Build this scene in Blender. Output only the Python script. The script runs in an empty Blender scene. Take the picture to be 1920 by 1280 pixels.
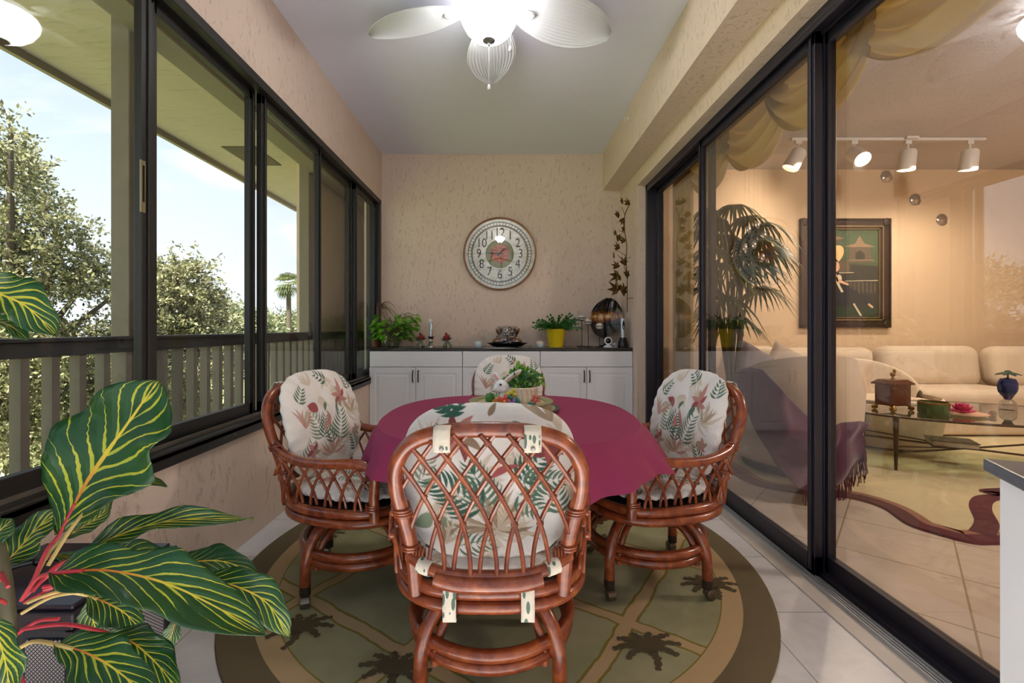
SKY = .74; SUN = 9.6; TRACKW = 42; ROOMW = 72; EXPO = 1.34
GLOBE = 13
import bpy, bmesh, math, random
import numpy as np
from mathutils import Vector, Matrix
C = bpy.context.scene.collection
random.seed(7); RNG = np.random.default_rng(7)
PI = math.pi
H = 1.12; F = 850.0; CX = 948.0; CY = 614.0

def at(px, py, Y):
    """a point of the photograph at distance Y in front of the lens"""
    return Vector(((px-CX)*Y/F, Y, H-(py-CY)*Y/F))

# ------------------------------------------------------------------ materials
def lin(c):
    if isinstance(c, str):
        c = c.lstrip('#'); c = [int(c[i:i+2], 16)/255 for i in (0, 2, 4)]
    return tuple((v/12.92 if v <= .04045 else ((v+.055)/1.055)**2.4) for v in c[:3]) + (1,)

class NT:
    def __init__(s, name):
        s.m = bpy.data.materials.new(name); s.m.use_nodes = True
        s.t = s.m.node_tree; s.t.nodes.clear()
        s.out = s.n('ShaderNodeOutputMaterial')
    def n(s, typ, **kw):
        nd = s.t.nodes.new(typ)
        for k, v in kw.items():
            if k.startswith('i_'):
                nd.inputs[k[2:].replace('_', ' ')].default_value = v
            else: setattr(nd, k, v)
        return nd
    def l(s, a, b): s.t.links.new(a, b)
    def math(s, op, a, b=None, c=None, clamp=False):
        nd = s.t.nodes.new('ShaderNodeMath'); nd.operation = op; nd.use_clamp = clamp
        for i, v in enumerate((a, b, c)):
            if v is None: continue
            if isinstance(v, (int, float)): nd.inputs[i].default_value = v
            else: s.l(v, nd.inputs[i])
        return nd.outputs[0]
    def mix(s, fac, a, b):
        nd = s.t.nodes.new('ShaderNodeMix'); nd.data_type = 'RGBA'
        for i, v in ((0, fac), (6, a), (7, b)):
            if isinstance(v, (int, float, tuple)): nd.inputs[i].default_value = v
            else: s.l(v, nd.inputs[i])
        return nd.outputs[2]
    def coord(s, kind='Object'): return s.n('ShaderNodeTexCoord').outputs[kind]
    def noise(s, vec, scale, detail=3, rough=.5, dist=0, out='Fac'):
        nd = s.n('ShaderNodeTexNoise'); s.l(vec, nd.inputs['Vector'])
        nd.inputs['Scale'].default_value = scale; nd.inputs['Detail'].default_value = detail
        nd.inputs['Roughness'].default_value = rough; nd.inputs['Distortion'].default_value = dist
        return nd.outputs[out]
    def mapping(s, vec, scale=(1,1,1), rot=(0,0,0), loc=(0,0,0)):
        nd = s.n('ShaderNodeMapping'); s.l(vec, nd.inputs[0])
        nd.inputs['Scale'].default_value = scale; nd.inputs['Rotation'].default_value = rot; nd.inputs['Location'].default_value = loc
        return nd.outputs[0]
    def ramp(s, fac, stops):
        nd = s.n('ShaderNodeValToRGB'); s.l(fac, nd.inputs[0])
        e = nd.color_ramp.elements
        while len(e) < len(stops): e.new(.5)
        for i, (p, c) in enumerate(stops): e[i].position = p; e[i].color = c
        return nd.outputs[0]
    def bump(s, h, strength=.3, dist=.01):
        nd = s.n('ShaderNodeBump'); s.l(h, nd.inputs['Height'])
        nd.inputs['Strength'].default_value = strength; nd.inputs['Distance'].default_value = dist
        return nd.outputs[0]
    def pr(s, col, rough=.5, metal=0, bump=None, **kw):
        p = s.n('ShaderNodeBsdfPrincipled')
        if isinstance(col, tuple): p.inputs['Base Color'].default_value = col
        else: s.l(col, p.inputs['Base Color'])
        if isinstance(rough, (int, float)): p.inputs['Roughness'].default_value = rough
        else: s.l(rough, p.inputs['Roughness'])
        p.inputs['Metallic'].default_value = metal
        if bump is not None: s.l(bump, p.inputs['Normal'])
        for k, v in kw.items(): p.inputs[k.replace('_', ' ')].default_value = v
        s.l(p.outputs[0], s.out.inputs[0]); return p

def M(name, col, rough=.5, metal=0, var=.06, scale=12, bump=0, bscale=60, bdist=.004, **kw):
    """plain surface: a colour with slight procedural variation and grain"""
    t = NT(name); c = lin(col); co = t.coord()
    d = tuple(v*(1-var) for v in c[:3])+(1,); u = tuple(min(1, v*(1+var)) for v in c[:3])+(1,)
    colr = t.mix(t.noise(co, scale), d, u)
    b = t.bump(t.noise(co, bscale, 4), bump, bdist) if bump else None
    t.pr(colr, rough, metal, b, **kw)
    return t.m

def glass(name, tint=(1,1,1,1), k=1.0, base=.02, rough=0.0):
    t = NT(name)
    tr = t.n('ShaderNodeBsdfTransparent'); tr.inputs[0].default_value = tint
    gl = t.n('ShaderNodeBsdfGlossy'); gl.inputs['Roughness'].default_value = rough
    g = t.n('ShaderNodeNewGeometry'); dp = t.n('ShaderNodeVectorMath'); dp.operation = 'DOT_PRODUCT'
    t.l(g.outputs['Normal'], dp.inputs[0]); t.l(g.outputs['Incoming'], dp.inputs[1])
    c = t.math('ABSOLUTE', dp.outputs['Value']); q = t.math('POWER', t.math('SUBTRACT', 1, c, clamp=True), 4.2)
    fac = t.math('ADD', t.math('MULTIPLY', q, .55*k), base+.02*k, clamp=True)
    mx = t.n('ShaderNodeMixShader'); t.l(fac, mx.inputs[0]); t.l(tr.outputs[0], mx.inputs[1]); t.l(gl.outputs[0], mx.inputs[2])
    t.l(mx.outputs[0], t.out.inputs[0]); return t.m

def emit(name, col, strength):
    t = NT(name); e = t.n('ShaderNodeEmission'); e.inputs[0].default_value = lin(col); e.inputs[1].default_value = strength
    t.l(e.outputs[0], t.out.inputs[0]); return t.m

def stucco(name, col, bscale=38, strength=.8, stretch=(1,1,.45)):
    t = NT(name); co = t.coord(); c = lin(col)
    mp = t.mapping(co, stretch)
    n1 = t.noise(mp, bscale, 5, .6, .6); n2 = t.noise(co, 3, 3)
    colr = t.mix(n2, tuple(v*.93 for v in c[:3])+(1,), tuple(min(1, v*1.05) for v in c[:3])+(1,))
    pit = t.ramp(n1, [(.30, (0,0,0,1)), (.42, (1,1,1,1))])
    colr = t.mix(t.math('MULTIPLY', t.math('SUBTRACT', 1, pit), .25), colr, tuple(v*.6 for v in c[:3])+(1,))
    h = t.math('ADD', pit, t.math('MULTIPLY', n1, .8))
    t.pr(colr, .85, 0, t.bump(h, strength, .004)); return t.m

# ------------------------------------------------------------------ mesh builder
def catmull(pts, n=6, closed=False):
    P = [Vector(p) for p in pts]; out = []; N = len(P)
    if N < 3 and not closed: return P
    for i in range(N if closed else N-1):
        if closed: p0, p1, p2, p3 = P[(i-1) % N], P[i], P[(i+1) % N], P[(i+2) % N]
        else: p0, p1, p2, p3 = P[max(i-1, 0)], P[i], P[i+1], P[min(i+2, N-1)]
        for k in range(n):
            t = k/n
            out.append(.5*((2*p1)+(-p0+p2)*t+(2*p0-5*p1+4*p2-p3)*t*t+(-p0+3*p1-3*p2+p3)*t**3))
    if not closed: out.append(P[-1])
    return out

class MB:
    def __init__(s): s.v = []; s.f = []; s.mi = []; s.cur = 0; s.uv = None
    def add(s, vs, fs):
        b = len(s.v); s.v.extend(tuple(v) for v in vs)
        for f in fs: s.f.append(tuple(i+b for i in f)); s.mi.append(s.cur)
        return s
    def box(s, x0, x1, y0, y1, z0, z1):
        x0, x1 = min(x0, x1), max(x0, x1); y0, y1 = min(y0, y1), max(y0, y1); z0, z1 = min(z0, z1), max(z0, z1)
        return s.add([(x0,y0,z0),(x1,y0,z0),(x1,y1,z0),(x0,y1,z0),(x0,y0,z1),(x1,y0,z1),(x1,y1,z1),(x0,y1,z1)],
                     [(0,3,2,1),(4,5,6,7),(0,1,5,4),(1,2,6,5),(2,3,7,6),(3,0,4,7)])
    def obox(s, c, size, rz=0, rx=0, ry=0):
        m = Matrix.Rotation(rz, 3, 'Z') @ Matrix.Rotation(ry, 3, 'Y') @ Matrix.Rotation(rx, 3, 'X'); c = Vector(c)
        a, b, d = size[0]/2, size[1]/2, size[2]/2
        vs = [c+m@Vector(p) for p in [(-a,-b,-d),(a,-b,-d),(a,b,-d),(-a,b,-d),(-a,-b,d),(a,-b,d),(a,b,d),(-a,b,d)]]
        return s.add(vs, [(0,3,2,1),(4,5,6,7),(0,1,5,4),(1,2,6,5),(2,3,7,6),(3,0,4,7)])
    def tube(s, pts, r, n=10, closed=False, cap=True):
        P = [Vector(p) for p in pts]; N = len(P)
        if N < 2: return s
        R = r if isinstance(r, (list, tuple)) else [r]*N
        tang = []
        for i in range(N):
            if closed: t = P[(i+1) % N]-P[(i-1) % N]
            else: t = P[min(i+1, N-1)]-P[max(i-1, 0)]
            tang.append(t.normalized() if t.length > 1e-9 else Vector((0,0,1)))
        up = Vector((0,0,1)) if abs(tang[0].z) < .9 else Vector((1,0,0))
        nrm = (up-tang[0]*up.dot(tang[0])).normalized(); vs = []
        for i in range(N):
            nrm = nrm-tang[i]*nrm.dot(tang[i])
            if nrm.length < 1e-6: nrm = tang[i].orthogonal()
            nrm.normalize(); bi = tang[i].cross(nrm)
            for k in range(n):
                a = 2*PI*k/n; vs.append(P[i]+(nrm*math.cos(a)+bi*math.sin(a))*R[i])
        fs = []
        for i in range(N if closed else N-1):
            j = (i+1) % N
            for k in range(n):
                fs.append((i*n+k, i*n+(k+1) % n, j*n+(k+1) % n, j*n+k))
        if cap and not closed:
            fs.append(tuple(reversed(range(n)))); fs.append(tuple((N-1)*n+k for k in range(n)))
        return s.add(vs, fs)
    def lathe(s, prof, c=(0,0,0), n=28, axis='Z', sx=1, sy=1, rot=None):
        c = Vector(c); vs = []; m = len(prof)
        for (r, z) in prof:
            for k in range(n):
                a = 2*PI*k/n; p = Vector((r*math.cos(a)*sx, r*math.sin(a)*sy, z))
                if axis == 'Y': p = Vector((p.x, p.z, p.y))
                elif axis == 'X': p = Vector((p.z, p.x, p.y))
                if rot is not None: p = rot @ p
                vs.append(c+p)
        fs = [(i*n+k, i*n+(k+1) % n, (i+1)*n+(k+1) % n, (i+1)*n+k) for i in range(m-1) for k in range(n)]
        return s.add(vs, fs)
    def ball(s, c, r, n=14, m=9, rot=None):
        if isinstance(r, (int, float)): r = (r, r, r)
        c = Vector(c); vs = [c+((rot @ Vector((0,0,-r[2]))) if rot else Vector((0,0,-r[2])))]
        for i in range(1, m):
            t = -PI/2+PI*i/m
            for k in range(n):
                a = 2*PI*k/n; p = Vector((r[0]*math.cos(t)*math.cos(a), r[1]*math.cos(t)*math.sin(a), r[2]*math.sin(t)))
                vs.append(c+((rot @ p) if rot else p))
        vs.append(c+((rot @ Vector((0,0,r[2]))) if rot else Vector((0,0,r[2]))))
        fs = [(0, 1+(k+1) % n, 1+k) for k in range(n)]
        for i in range(m-2):
            for k in range(n): fs.append((1+i*n+k, 1+i*n+(k+1) % n, 1+(i+1)*n+(k+1) % n, 1+(i+1)*n+k))
        L = len(vs)-1; b = 1+(m-2)*n
        fs += [(b+k, b+(k+1) % n, L) for k in range(n)]
        return s.add(vs, fs)
    def prism(s, poly, z0, z1, f=lambda x, y, z: (x, y, z)):
        n = len(poly)
        vs = [f(x, y, z0) for x, y in poly]+[f(x, y, z1) for x, y in poly]
        fs = [tuple(reversed(range(n))), tuple(range(n, 2*n))]+[(i, (i+1) % n, n+(i+1) % n, n+i) for i in range(n)]
        return s.add(vs, fs)
    def grid(s, fn, nu, nv, thick=0):
        vs = [fn(i/nu, j/nv) for i in range(nu+1) for j in range(nv+1)]
        fs = [(i*(nv+1)+j, (i+1)*(nv+1)+j, (i+1)*(nv+1)+j+1, i*(nv+1)+j+1) for i in range(nu) for j in range(nv)]
        return s.add(vs, fs)
    def mesh(s, name, mats, smooth=True, org=Vector((0,0,0))):
        me = bpy.data.meshes.new(name)
        o = org
        me.from_pydata([(v[0]-o[0], v[1]-o[1], v[2]-o[2]) for v in s.v], [], s.f)
        for m in (mats if isinstance(mats, (list, tuple)) else [mats]): me.materials.append(m)
        me.polygons.foreach_set('material_index', s.mi)
        me.polygons.foreach_set('use_smooth', [smooth]*len(s.f))
        me.update()
        if smooth:
            bm = bmesh.new(); bm.from_mesh(me)
            bmesh.ops.recalc_face_normals(bm, faces=bm.faces)
            for e in bm.edges:
                if len(e.link_faces) == 2 and e.calc_face_angle(0) > .75: e.smooth = False
            bm.to_mesh(me); bm.free()
        return me
    def build(s, name, mats, parent=None, smooth=True, bevel=0, bseg=2, mods=None):
        org = ORG.get(parent.name, Vector((0,0,0))) if parent else Vector((0,0,0))
        me = s.mesh(name, mats, smooth, org)
        o = bpy.data.objects.new(name, me); C.objects.link(o)
        if parent: o.parent = parent; ORG[o.name] = org
        if bevel:
            b = o.modifiers.new('bevel', 'BEVEL'); b.width = bevel; b.segments = bseg; b.limit_method = 'ANGLE'; b.angle_limit = .6
        if mods: mods(o)
        return o
ORG = {}

def tag(o, label=None, cat=None, group=None, kind=None):
    if label: o['label'] = label
    if cat: o['category'] = cat
    if group: o['group'] = group
    if kind: o['kind'] = kind
    return o
def thing(name, label, cat, loc=(0,0,0), group=None, kind=None):
    o = bpy.data.objects.new(name, None); C.objects.link(o); o.location = loc; o.empty_display_size = .05
    ORG[o.name] = Vector(loc); return tag(o, label, cat, group, kind)
def single(mb, name, mats, label, cat, group=None, kind=None, **kw):
    """a thing that is one mesh; its origin sits at its base"""
    o = mb.build(name, mats, None, **kw)
    vs = np.array([v.co[:] for v in o.data.vertices]); c = (vs.min(0)+vs.max(0))/2; c[2] = vs[:, 2].min()
    o.data.transform(Matrix.Translation(-Vector(c))); o.location = c; ORG[o.name] = Vector(c)
    return tag(o, label, cat, group, kind)
def struct(mb, name, mats, parent=None, **kw):
    o = mb.build(name, mats, parent, **kw)
    if not parent: o['kind'] = 'structure'
    return o
def boxstruct(name, mat, *b, **kw):
    m = MB(); m.box(*b); return struct(m, name, mat, **kw)
def copy_tree(o, parent=None):
    c = o.copy(); C.objects.link(c)
    if parent: c.parent = parent
    for ch in list(o.children): copy_tree(ch, c)
    return c
def npmesh(name, V, Fq, mat, parent=None, smooth=False):
    """fast mesh of quads from numpy arrays"""
    me = bpy.data.meshes.new(name)
    org = ORG.get(parent.name, Vector((0,0,0))) if parent else Vector((0,0,0))
    V = np.asarray(V, dtype=np.float32)-np.array(org, dtype=np.float32)
    Fq = np.asarray(Fq, dtype=np.int32)
    me.vertices.add(len(V)); me.vertices.foreach_set('co', V.ravel())
    me.loops.add(Fq.size); me.loops.foreach_set('vertex_index', Fq.ravel())
    me.polygons.add(len(Fq)); k = Fq.shape[1]
    me.polygons.foreach_set('loop_start', np.arange(0, Fq.size, k, dtype=np.int32))
    try: me.polygons.foreach_set('loop_total', np.full(len(Fq), k, dtype=np.int32))
    except Exception: pass
    me.materials.append(mat); me.update(calc_edges=True); me.validate()
    me.polygons.foreach_set('use_smooth', [smooth]*len(me.polygons))
    o = bpy.data.objects.new(name, me); C.objects.link(o)
    if parent: o.parent = parent; ORG[o.name] = org
    return o
def text_mb(mb, s, size, fn, depth=.002, align='CENTER', font_scale_x=1):
    """glyph outlines as solid geometry mapped by fn(x, y, z)"""
    cu = bpy.data.curves.new('t', 'FONT'); cu.body = s; cu.size = size; cu.align_x = align; cu.align_y = 'CENTER'; cu.extrude = depth/2
    o = bpy.data.objects.new('t', cu); C.objects.link(o)
    me = bpy.data.meshes.new_from_object(o.evaluated_get(bpy.context.evaluated_depsgraph_get()))
    mb.add([fn(v.co.x*font_scale_x, v.co.y, v.co.z) for v in me.vertices], [tuple(p.vertices) for p in me.polygons])
    bpy.data.objects.remove(o); bpy.data.curves.remove(cu); bpy.data.meshes.remove(me)
# ------------------------------------------------------------------ palette
WALL = stucco('beige_stucco', '#ddc8b8')
CEIL = M('ceiling_paint', '#e3e4f3', .9, bump=.15, bscale=25, var=.02)
BLACKF = M('black_frame_paint', '#23211f', .42, bump=.05, var=.1)
NAVYF = M('dark_door_frame_paint', '#25222e', .38, var=.1)
ALU = M('aluminium_track', '#c3c6ca', .45, .3)
GLASS_W = glass('window_glass', (.97,.98,.97,1), .9, .0)
GLASS_D = glass('tinted_door_glass', (.90,.88,.87,1), 2.0, .05)
WHITE = M('white_paint', '#e3e4e8', .45, var=.02)
STEEL = M('brushed_steel', '#9a9a9c', .3, 1)
BLACK = M('black_gloss', '#101114', .2)
GRANITE = None
def granite():
    t = NT('dark_granite'); co = t.coord()
    n = t.noise(co, 160, 4, .7); c = t.ramp(n, [(.40, lin('#1c1b18')), (.58, lin('#3b3932')), (.70, lin('#77705f'))])
    t.pr(c, .16); return t.m
GRANITE = granite()

def tile_mat(name, col, sx, sy, ox, oy, rot=0, grout='#8f9092', gw=.004, rough=.3):
    t = NT(name); co = t.coord()
    v = t.mapping(co, (1,1,1), (0,0,rot), (0,0,0))
    sep = t.n('ShaderNodeSeparateXYZ'); t.l(v, sep.inputs[0])
    def line(o, s, off):
        a = t.math('ABSOLUTE', t.math('SUBTRACT', t.math('FRACT', t.math('DIVIDE', t.math('SUBTRACT', o, off), s)), .5))
        return t.math('GREATER_THAN', a, .5-gw/2/s)
    g = t.math('MAXIMUM', line(sep.outputs[0], sx, ox), line(sep.outputs[1], sy, oy))
    c = lin(col); n = t.noise(co, 4, 5, .65, .8)
    base = t.ramp(n, [(.3, tuple(x*.84 for x in c[:3])+(1,)), (.55, c), (.75, tuple(min(1, x*1.06) for x in c[:3])+(1,))])
    t.pr(t.mix(g, base, lin(grout)), rough, 0, t.bump(t.math('SUBTRACT', 1, g), .4, .002)); return t.m
FLOORM = tile_mat('white_marble_tile', '#e2e1e2', .43, .43, -.95+.215, 2.86+.215)
YR = -0.95      # rear end of the lanai
# floor, ceiling, walls of the lanai
boxstruct('floor', FLOORM, -1.355, 1.40, YR, 4.965, -.12, 0, smooth=False)
boxstruct('ceiling', CEIL, -1.355, 1.40, YR, 4.965, 3.02, 3.14, smooth=False)
boxstruct('wall_back', WALL, -1.53, 1.40, 4.965, 5.10, -.12, 3.14, smooth=False)
m = MB(); m.box(-1.53, -1.355, YR, 4.965, -.12, .60); m.box(-1.53, -1.355, YR, 4.965, 2.50, 3.14); m.box(-1.53, -1.355, 4.91, 4.965, .60, 2.50)
m.box(-1.53, -1.355, YR, YR+.06, .60, 2.50)
struct(m, 'wall_left', WALL, smooth=False)
boxstruct('wall_right', WALL, 1.265, 1.40, 4.36, 4.965, 0, 3.02, smooth=False)
boxstruct('wall_right_upper', WALL, 1.265, 1.52, YR, 4.36, 2.485, 3.02, smooth=False)
boxstruct('ceiling_beam', WALL, 1.063, 1.2648, YR, 4.9648, 2.62, 3.02, smooth=False)
boxstruct('wall_right_near', WALL, 1.265, 1.52, YR, .3, 0, 2.485, smooth=False)

# sill, fascia and head of the window wall
m = MB(); m.box(-1.375, -1.335, YR, 4.93, .565, .625); m.box(-1.50, -1.335, YR, 4.93, .60, .632)
m.box(-1.40, -1.352, YR, 4.93, 2.45, 2.503); m.box(-1.50, -1.36, YR, 4.93, 2.455, 2.50)
m.box(-1.50, -1.352, 4.875, 4.93, .6, 2.5)
struct(m, 'trim_1', BLACKF, smooth=False, bevel=.004)
m = MB()
for y in (1.0, 1.5, 2.24, 3.0, 3.9, 4.5): m.lathe([(.0045, 0), (.004, .002), (0, .003)], (-1.335, y, .592), 8, 'X')
struct(m, 'trim_2', STEEL)
# thin inner channel of the sill
m = MB(); m.box(-1.40, -1.385, YR, 4.9, .632, .645); m.box(-1.45, -1.435, YR, 4.9, .632, .645)
struct(m, 'trim_3', M('weathered_track', '#6c665c', .5, .3), smooth=False)

divs = [(-.94,-.62),(-.62,.2),(.2,.995),(.995,1.795),(1.795,2.587),(2.587,3.43),(3.43,4.19),(4.19,4.88)]
for k, (a, b) in enumerate(divs):
    X = -1.408 if k % 2 else -1.442
    w = thing('window_%d' % (k+1), None, None, (X, (a+b)/2, .632), kind='structure')
    m = MB(); sw = .060
    a2, b2 = a+.001, b-.001
    m.box(X-.015, X+.015, a2, a2+sw, .632, 2.455); m.box(X-.015, X+.015, b2-sw, b2, .632, 2.455)
    m.box(X-.015, X+.015, a2, b2, .632, .70); m.box(X-.015, X+.015, a2, b2, 2.40, 2.455)
    for y in (a2+sw*.55, b2-sw*.45): m.box(X+.015, X+.023, y-.007, y+.007, .64, 2.45)
    m.build('window_frame', BLACKF, w, smooth=False, bevel=.002)
    m = MB(); m.box(X-.002, X+.002, a2+sw, b2-sw, .70, 2.40); m.build('window_pane', GLASS_W, w, smooth=False)
    if k == 4:
        m = MB(); y0 = 1.735
        m.box(-1.392, -1.386, y0-.012, y0+.012, 1.56, 1.76); h = m.build('window_latch', M('brass_latch', '#8f8668', .4, .6), w, smooth=False, bevel=.002)
        m = MB(); m.box(-1.3865, -1.384, y0-.004, y0+.004, 1.60, 1.74); m.build('latch_slot', BLACK, h, smooth=False)
# end window behind the photographer
w = thing('window_9', None, None, (0, YR-.06, .6), kind='structure')
m = MB()
for x in (-1.3, -.67, -.04, .58, 1.2): m.box(x-.03, x+.03, YR-.08, YR-.04, 0, 3.02)
m.box(-1.3, 1.2, YR-.08, YR-.04, 0, .06); m.box(-1.3, 1.2, YR-.08, YR-.04, 2.43, 2.5); m.build('window_frame', BLACKF, w, smooth=False)
m = MB(); m.box(-1.3, 1.2, YR-.062, YR-.058, .06, 3.0); m.build('window_pane', GLASS_W, w, smooth=False)

# sliding glass doors
DX = 1.385
m = MB(); m.box(1.345, 1.50, .3, 4.36, 2.44, 2.486); m.box(1.345, 1.50, 4.315, 4.361, 0, 2.486); m.box(1.40, 1.50, .3, 4.33, 0, .03)
m.box(1.345, 1.355, .3, 4.36, 2.42, 2.44); m.box(1.405, 1.41, .3, 4.36, 2.42, 2.44)
struct(m, 'trim_4', NAVYF, smooth=False, bevel=.003)
m = MB(); m.box(1.338, 1.40, .3, 4.32, 0, .008)
for x in (1.341, 1.353, 1.366, 1.380): m.box(x-.002, x+.002, .3, 4.32, .008, .018)
for k in range(26): m.ball((1.3595, .4+k*.15, .009), .004, 8, 4)
struct(m, 'trim_5', ALU, smooth=False)
m = MB(); m.box(1.262, 1.338, .3, 4.36, 0, .005); struct(m, 'trim_6', M('cream_threshold', '#d9d0c6', .5), smooth=False)
dv = [(.75, 2.065, 1.452), (2.02, 3.235, 1.395), (3.165, 4.33, 1.452)]
for k, (a, b, X) in enumerate(dv):
    d = thing('door_%d' % (k+1), None, None, (X, (a+b)/2, .02), kind='structure')
    m = MB(); sw = .05; t = .018
    m.box(X-t, X+t, a, a+sw, .012, 2.445); m.box(X-t, X+t, b-sw, b, .012, 2.445)
    m.box(X-t, X+t, a, b, .012, .10); m.box(X-t, X+t, a, b, 2.385, 2.445)
    for y in (a+sw*.5, b-sw*.5): m.box(X-t-.008, X-t, y-.008, y+.008, .03, 2.44)
    m.build('door_frame', NAVYF, d, smooth=False, bevel=.002)
    m = MB(); m.box(X-.003, X+.003, a+sw, b-sw, .10, 2.385); m.build('door_pane', GLASS_D, d, smooth=False)

# hook on the beam
m = MB(); m.lathe([(.016, 0), (.014, -.004), (0, -.005)], (1.063, 3.93, 2.93), 14, 'X'); m.tube(catmull([(1.06,3.93,2.93),(1.03,3.93,2.935),(1.025,3.93,2.92),(1.035,3.93,2.91)], 5), .0025, 8)
single(m, 'ceiling_hook', WHITE, 'small white hook screwed into the beige beam above the sliding doors', 'hook')

# ------------------------------------------------------------------ balcony beyond the windows
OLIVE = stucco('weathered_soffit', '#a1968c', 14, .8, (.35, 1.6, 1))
GREYP = M('grey_stained_wood', '#7b736c', .75, bump=.3, bscale=30, var=.15)
RAILM = M('dark_rail_paint', '#3a3a40', .55, bump=.1, var=.12)
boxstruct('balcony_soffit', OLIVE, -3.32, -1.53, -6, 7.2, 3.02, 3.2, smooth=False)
m = MB(); m.box(-2.20, -2.02, -6, 7.2, 2.86, 3.02); struct(m, 'balcony_beam', M('dark_olive_beam', '#716a60', .85, bump=.2), smooth=False)  # beam in a darker olive paint than the soffit
m = MB(); m.box(-2.42, -1.53, -6, 7.2, -.3, -.06); struct(m, 'balcony_slab', M('concrete', '#8f8b84', .9, bump=.3), smooth=False)
m = MB(); m.box(-2.42, -2.28, 5.25, 7.2, -.06, 3.02); m.box(-2.42, -1.53, 7.2, 7.32, -.3, 3.2); struct(m, 'wall_balcony', WALL, smooth=False)
m = MB(); m.box(-1.53, -1.45, 5.10, 7.2, -.12, 3.14); struct(m, 'wall_outer', WALL, smooth=False)
m = MB(); m.box(-3.34, -3.30, -6, 7.2, 2.96, 3.3); struct(m, 'trim_7', M('soffit_drip_edge', '#7d7460', .8), smooth=False)
m = MB(); m.box(-2.98, -2.62, 4.75, 5.30, 3.012, 3.0198); struct(m, 'soffit_patch', M('dark_soffit_patch', '#4a4238', .9, var=.3, scale=14), smooth=False)  # thin rectangle, darker than the soffit around it
for yy in (2.65, 5.07, .23):
    m = MB(); m.box(-2.31, -2.20, yy, yy+.14, -.06, 3.02); m.box(-2.325, -2.195, yy-.006, yy+.146, -.06, .0)
    single(m, 'balcony_post', GREYP, {2.65:'square grey wooden post outside the window, nearest of the posts', 5.07:'square grey wooden post outside the far windows', .23:'square grey wooden post outside the window beside the lens'}[yy], 'post', 'wooden posts of the balcony', smooth=False, bevel=.006)
r = thing('balcony_railing', 'dark railing with grey balusters running outside the windows', 'railing', (-2.12, 2.5, 0))
m = MB(); m.box(-2.19, -2.07, -3, 7.2, 1.055, 1.072); m.box(-2.165, -2.095, -3, 7.2, .985, 1.055); m.build('top_rail', RAILM, r, smooth=False, bevel=.004)
m = MB(); m.box(-2.16, -2.10, -3, 7.2, .06, .12); m.build('bottom_rail', RAILM, r, smooth=False, bevel=.004)
bal = MB(); bal.box(-2.155, -2.105, -.019, .019, .12, .985); bme = bal.mesh('baluster', GREYP, False, ORG[r.name]+Vector((0,-2.5,0)))
k = 0; y = 1.986-.1365*11
while y < 7.15:
    o = bpy.data.objects.new('baluster', bme); C.objects.link(o); o.parent = r; o.location = (0, y-2.5, 0); y += .1365
# ------------------------------------------------------------------ rattan swivel chair
def rattan_mat():
    t = NT('glossy_rattan'); co = t.coord()
    n = t.noise(t.mapping(co, (6, 6, 6)), 3, 4, .6, 1.0); n2 = t.noise(co, 90, 4, .6)
    c = t.ramp(n, [(.3, lin('#5e2513')), (.5, lin('#8a3f1f')), (.72, lin('#b4602f'))])
    c = t.mix(t.math('MULTIPLY', n2, .45), c, lin('#6b2c17'))
    p = t.pr(c, .3, 0, t.bump(n2, .12, .002), Coat_Weight=.5, Coat_Roughness=.15); return t.m
RATTAN = rattan_mat()
def fabric_mat():
    t = NT('floral_cotton'); a = t.n('ShaderNodeVertexColor'); a.layer_name = 'print'
    co = t.coord(); w = t.noise(co, 9, 5, .6)
    t.pr(a.outputs[0], .85, 0, t.bump(w, .35, .03), Sheen_Weight=.2); return t.m
FABRIC = fabric_mat()
def strap_mat():
    t = NT('floral_strap'); co = t.coord()
    v = t.n('ShaderNodeTexVoronoi'); t.l(t.mapping(co, (30, 30, 9), (.0, .5, .3)), v.inputs['Vector']); v.inputs['Scale'].default_value = 2
    mk = t.math('LESS_THAN', v.outputs['Distance'], .32)
    t.pr(t.mix(mk, lin('#d8cdbd'), lin('#5c7466')), .85, 0, t.bump(t.noise(co, 60), .2, .01)); return t.m
STRAP = strap_mat()

def leafstroke(col, P, p0, p1, w, bend, rgb, alpha=1., vein=None):
    p0 = np.array(p0); p1 = np.array(p1); d = p1-p0; L = np.hypot(*d); d = d/L; nrm = np.array([-d[1], d[0]])
    q = P-p0; s = (q@d)/L; o = (q@nrm)-bend*L*4*s*(1-s)
    ok = (s > 0) & (s < 1); sc = np.clip(s, 0, 1)
    hw = w*np.sin(PI*sc**.75)**.9
    a = np.clip((hw-np.abs(o))/.0012, 0, 1)*ok*alpha
    rgb = np.array(lin(rgb)[:3])
    shade = (1-.25*np.sin(o*2200))[:, None] if vein is None else 1
    col[:] = col*(1-a[:, None])+(rgb*shade)*a[:, None]
    if vein:
        a2 = np.clip((.0011-np.abs(o))/.0008, 0, 1)*ok*alpha*(sc < .9)
        col[:] = col*(1-a2[:, None])+np.array(lin(vein)[:3])*a2[:, None]
def frond(col, P, c, ang, L, n, rgb, spread=1.1, w=.007, alpha=1):
    """palm frond: curved rib with paired leaflets"""
    c = np.array(c); e = np.array([math.cos(ang), math.sin(ang)])
    leafstroke(col, P, c, c+e*L, .0022, .08, rgb, alpha)
    for i in range(n):
        s = .12+.85*i/n; p = c+e*L*s
        for sg in (-1, 1):
            a = ang+sg*spread*(1-.35*s); l = L*.55*(1-.55*s)
            leafstroke(col, P, p, p+np.array([math.cos(a), math.sin(a)])*l, w*(1-.4*s), .12*sg, rgb, alpha)
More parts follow.
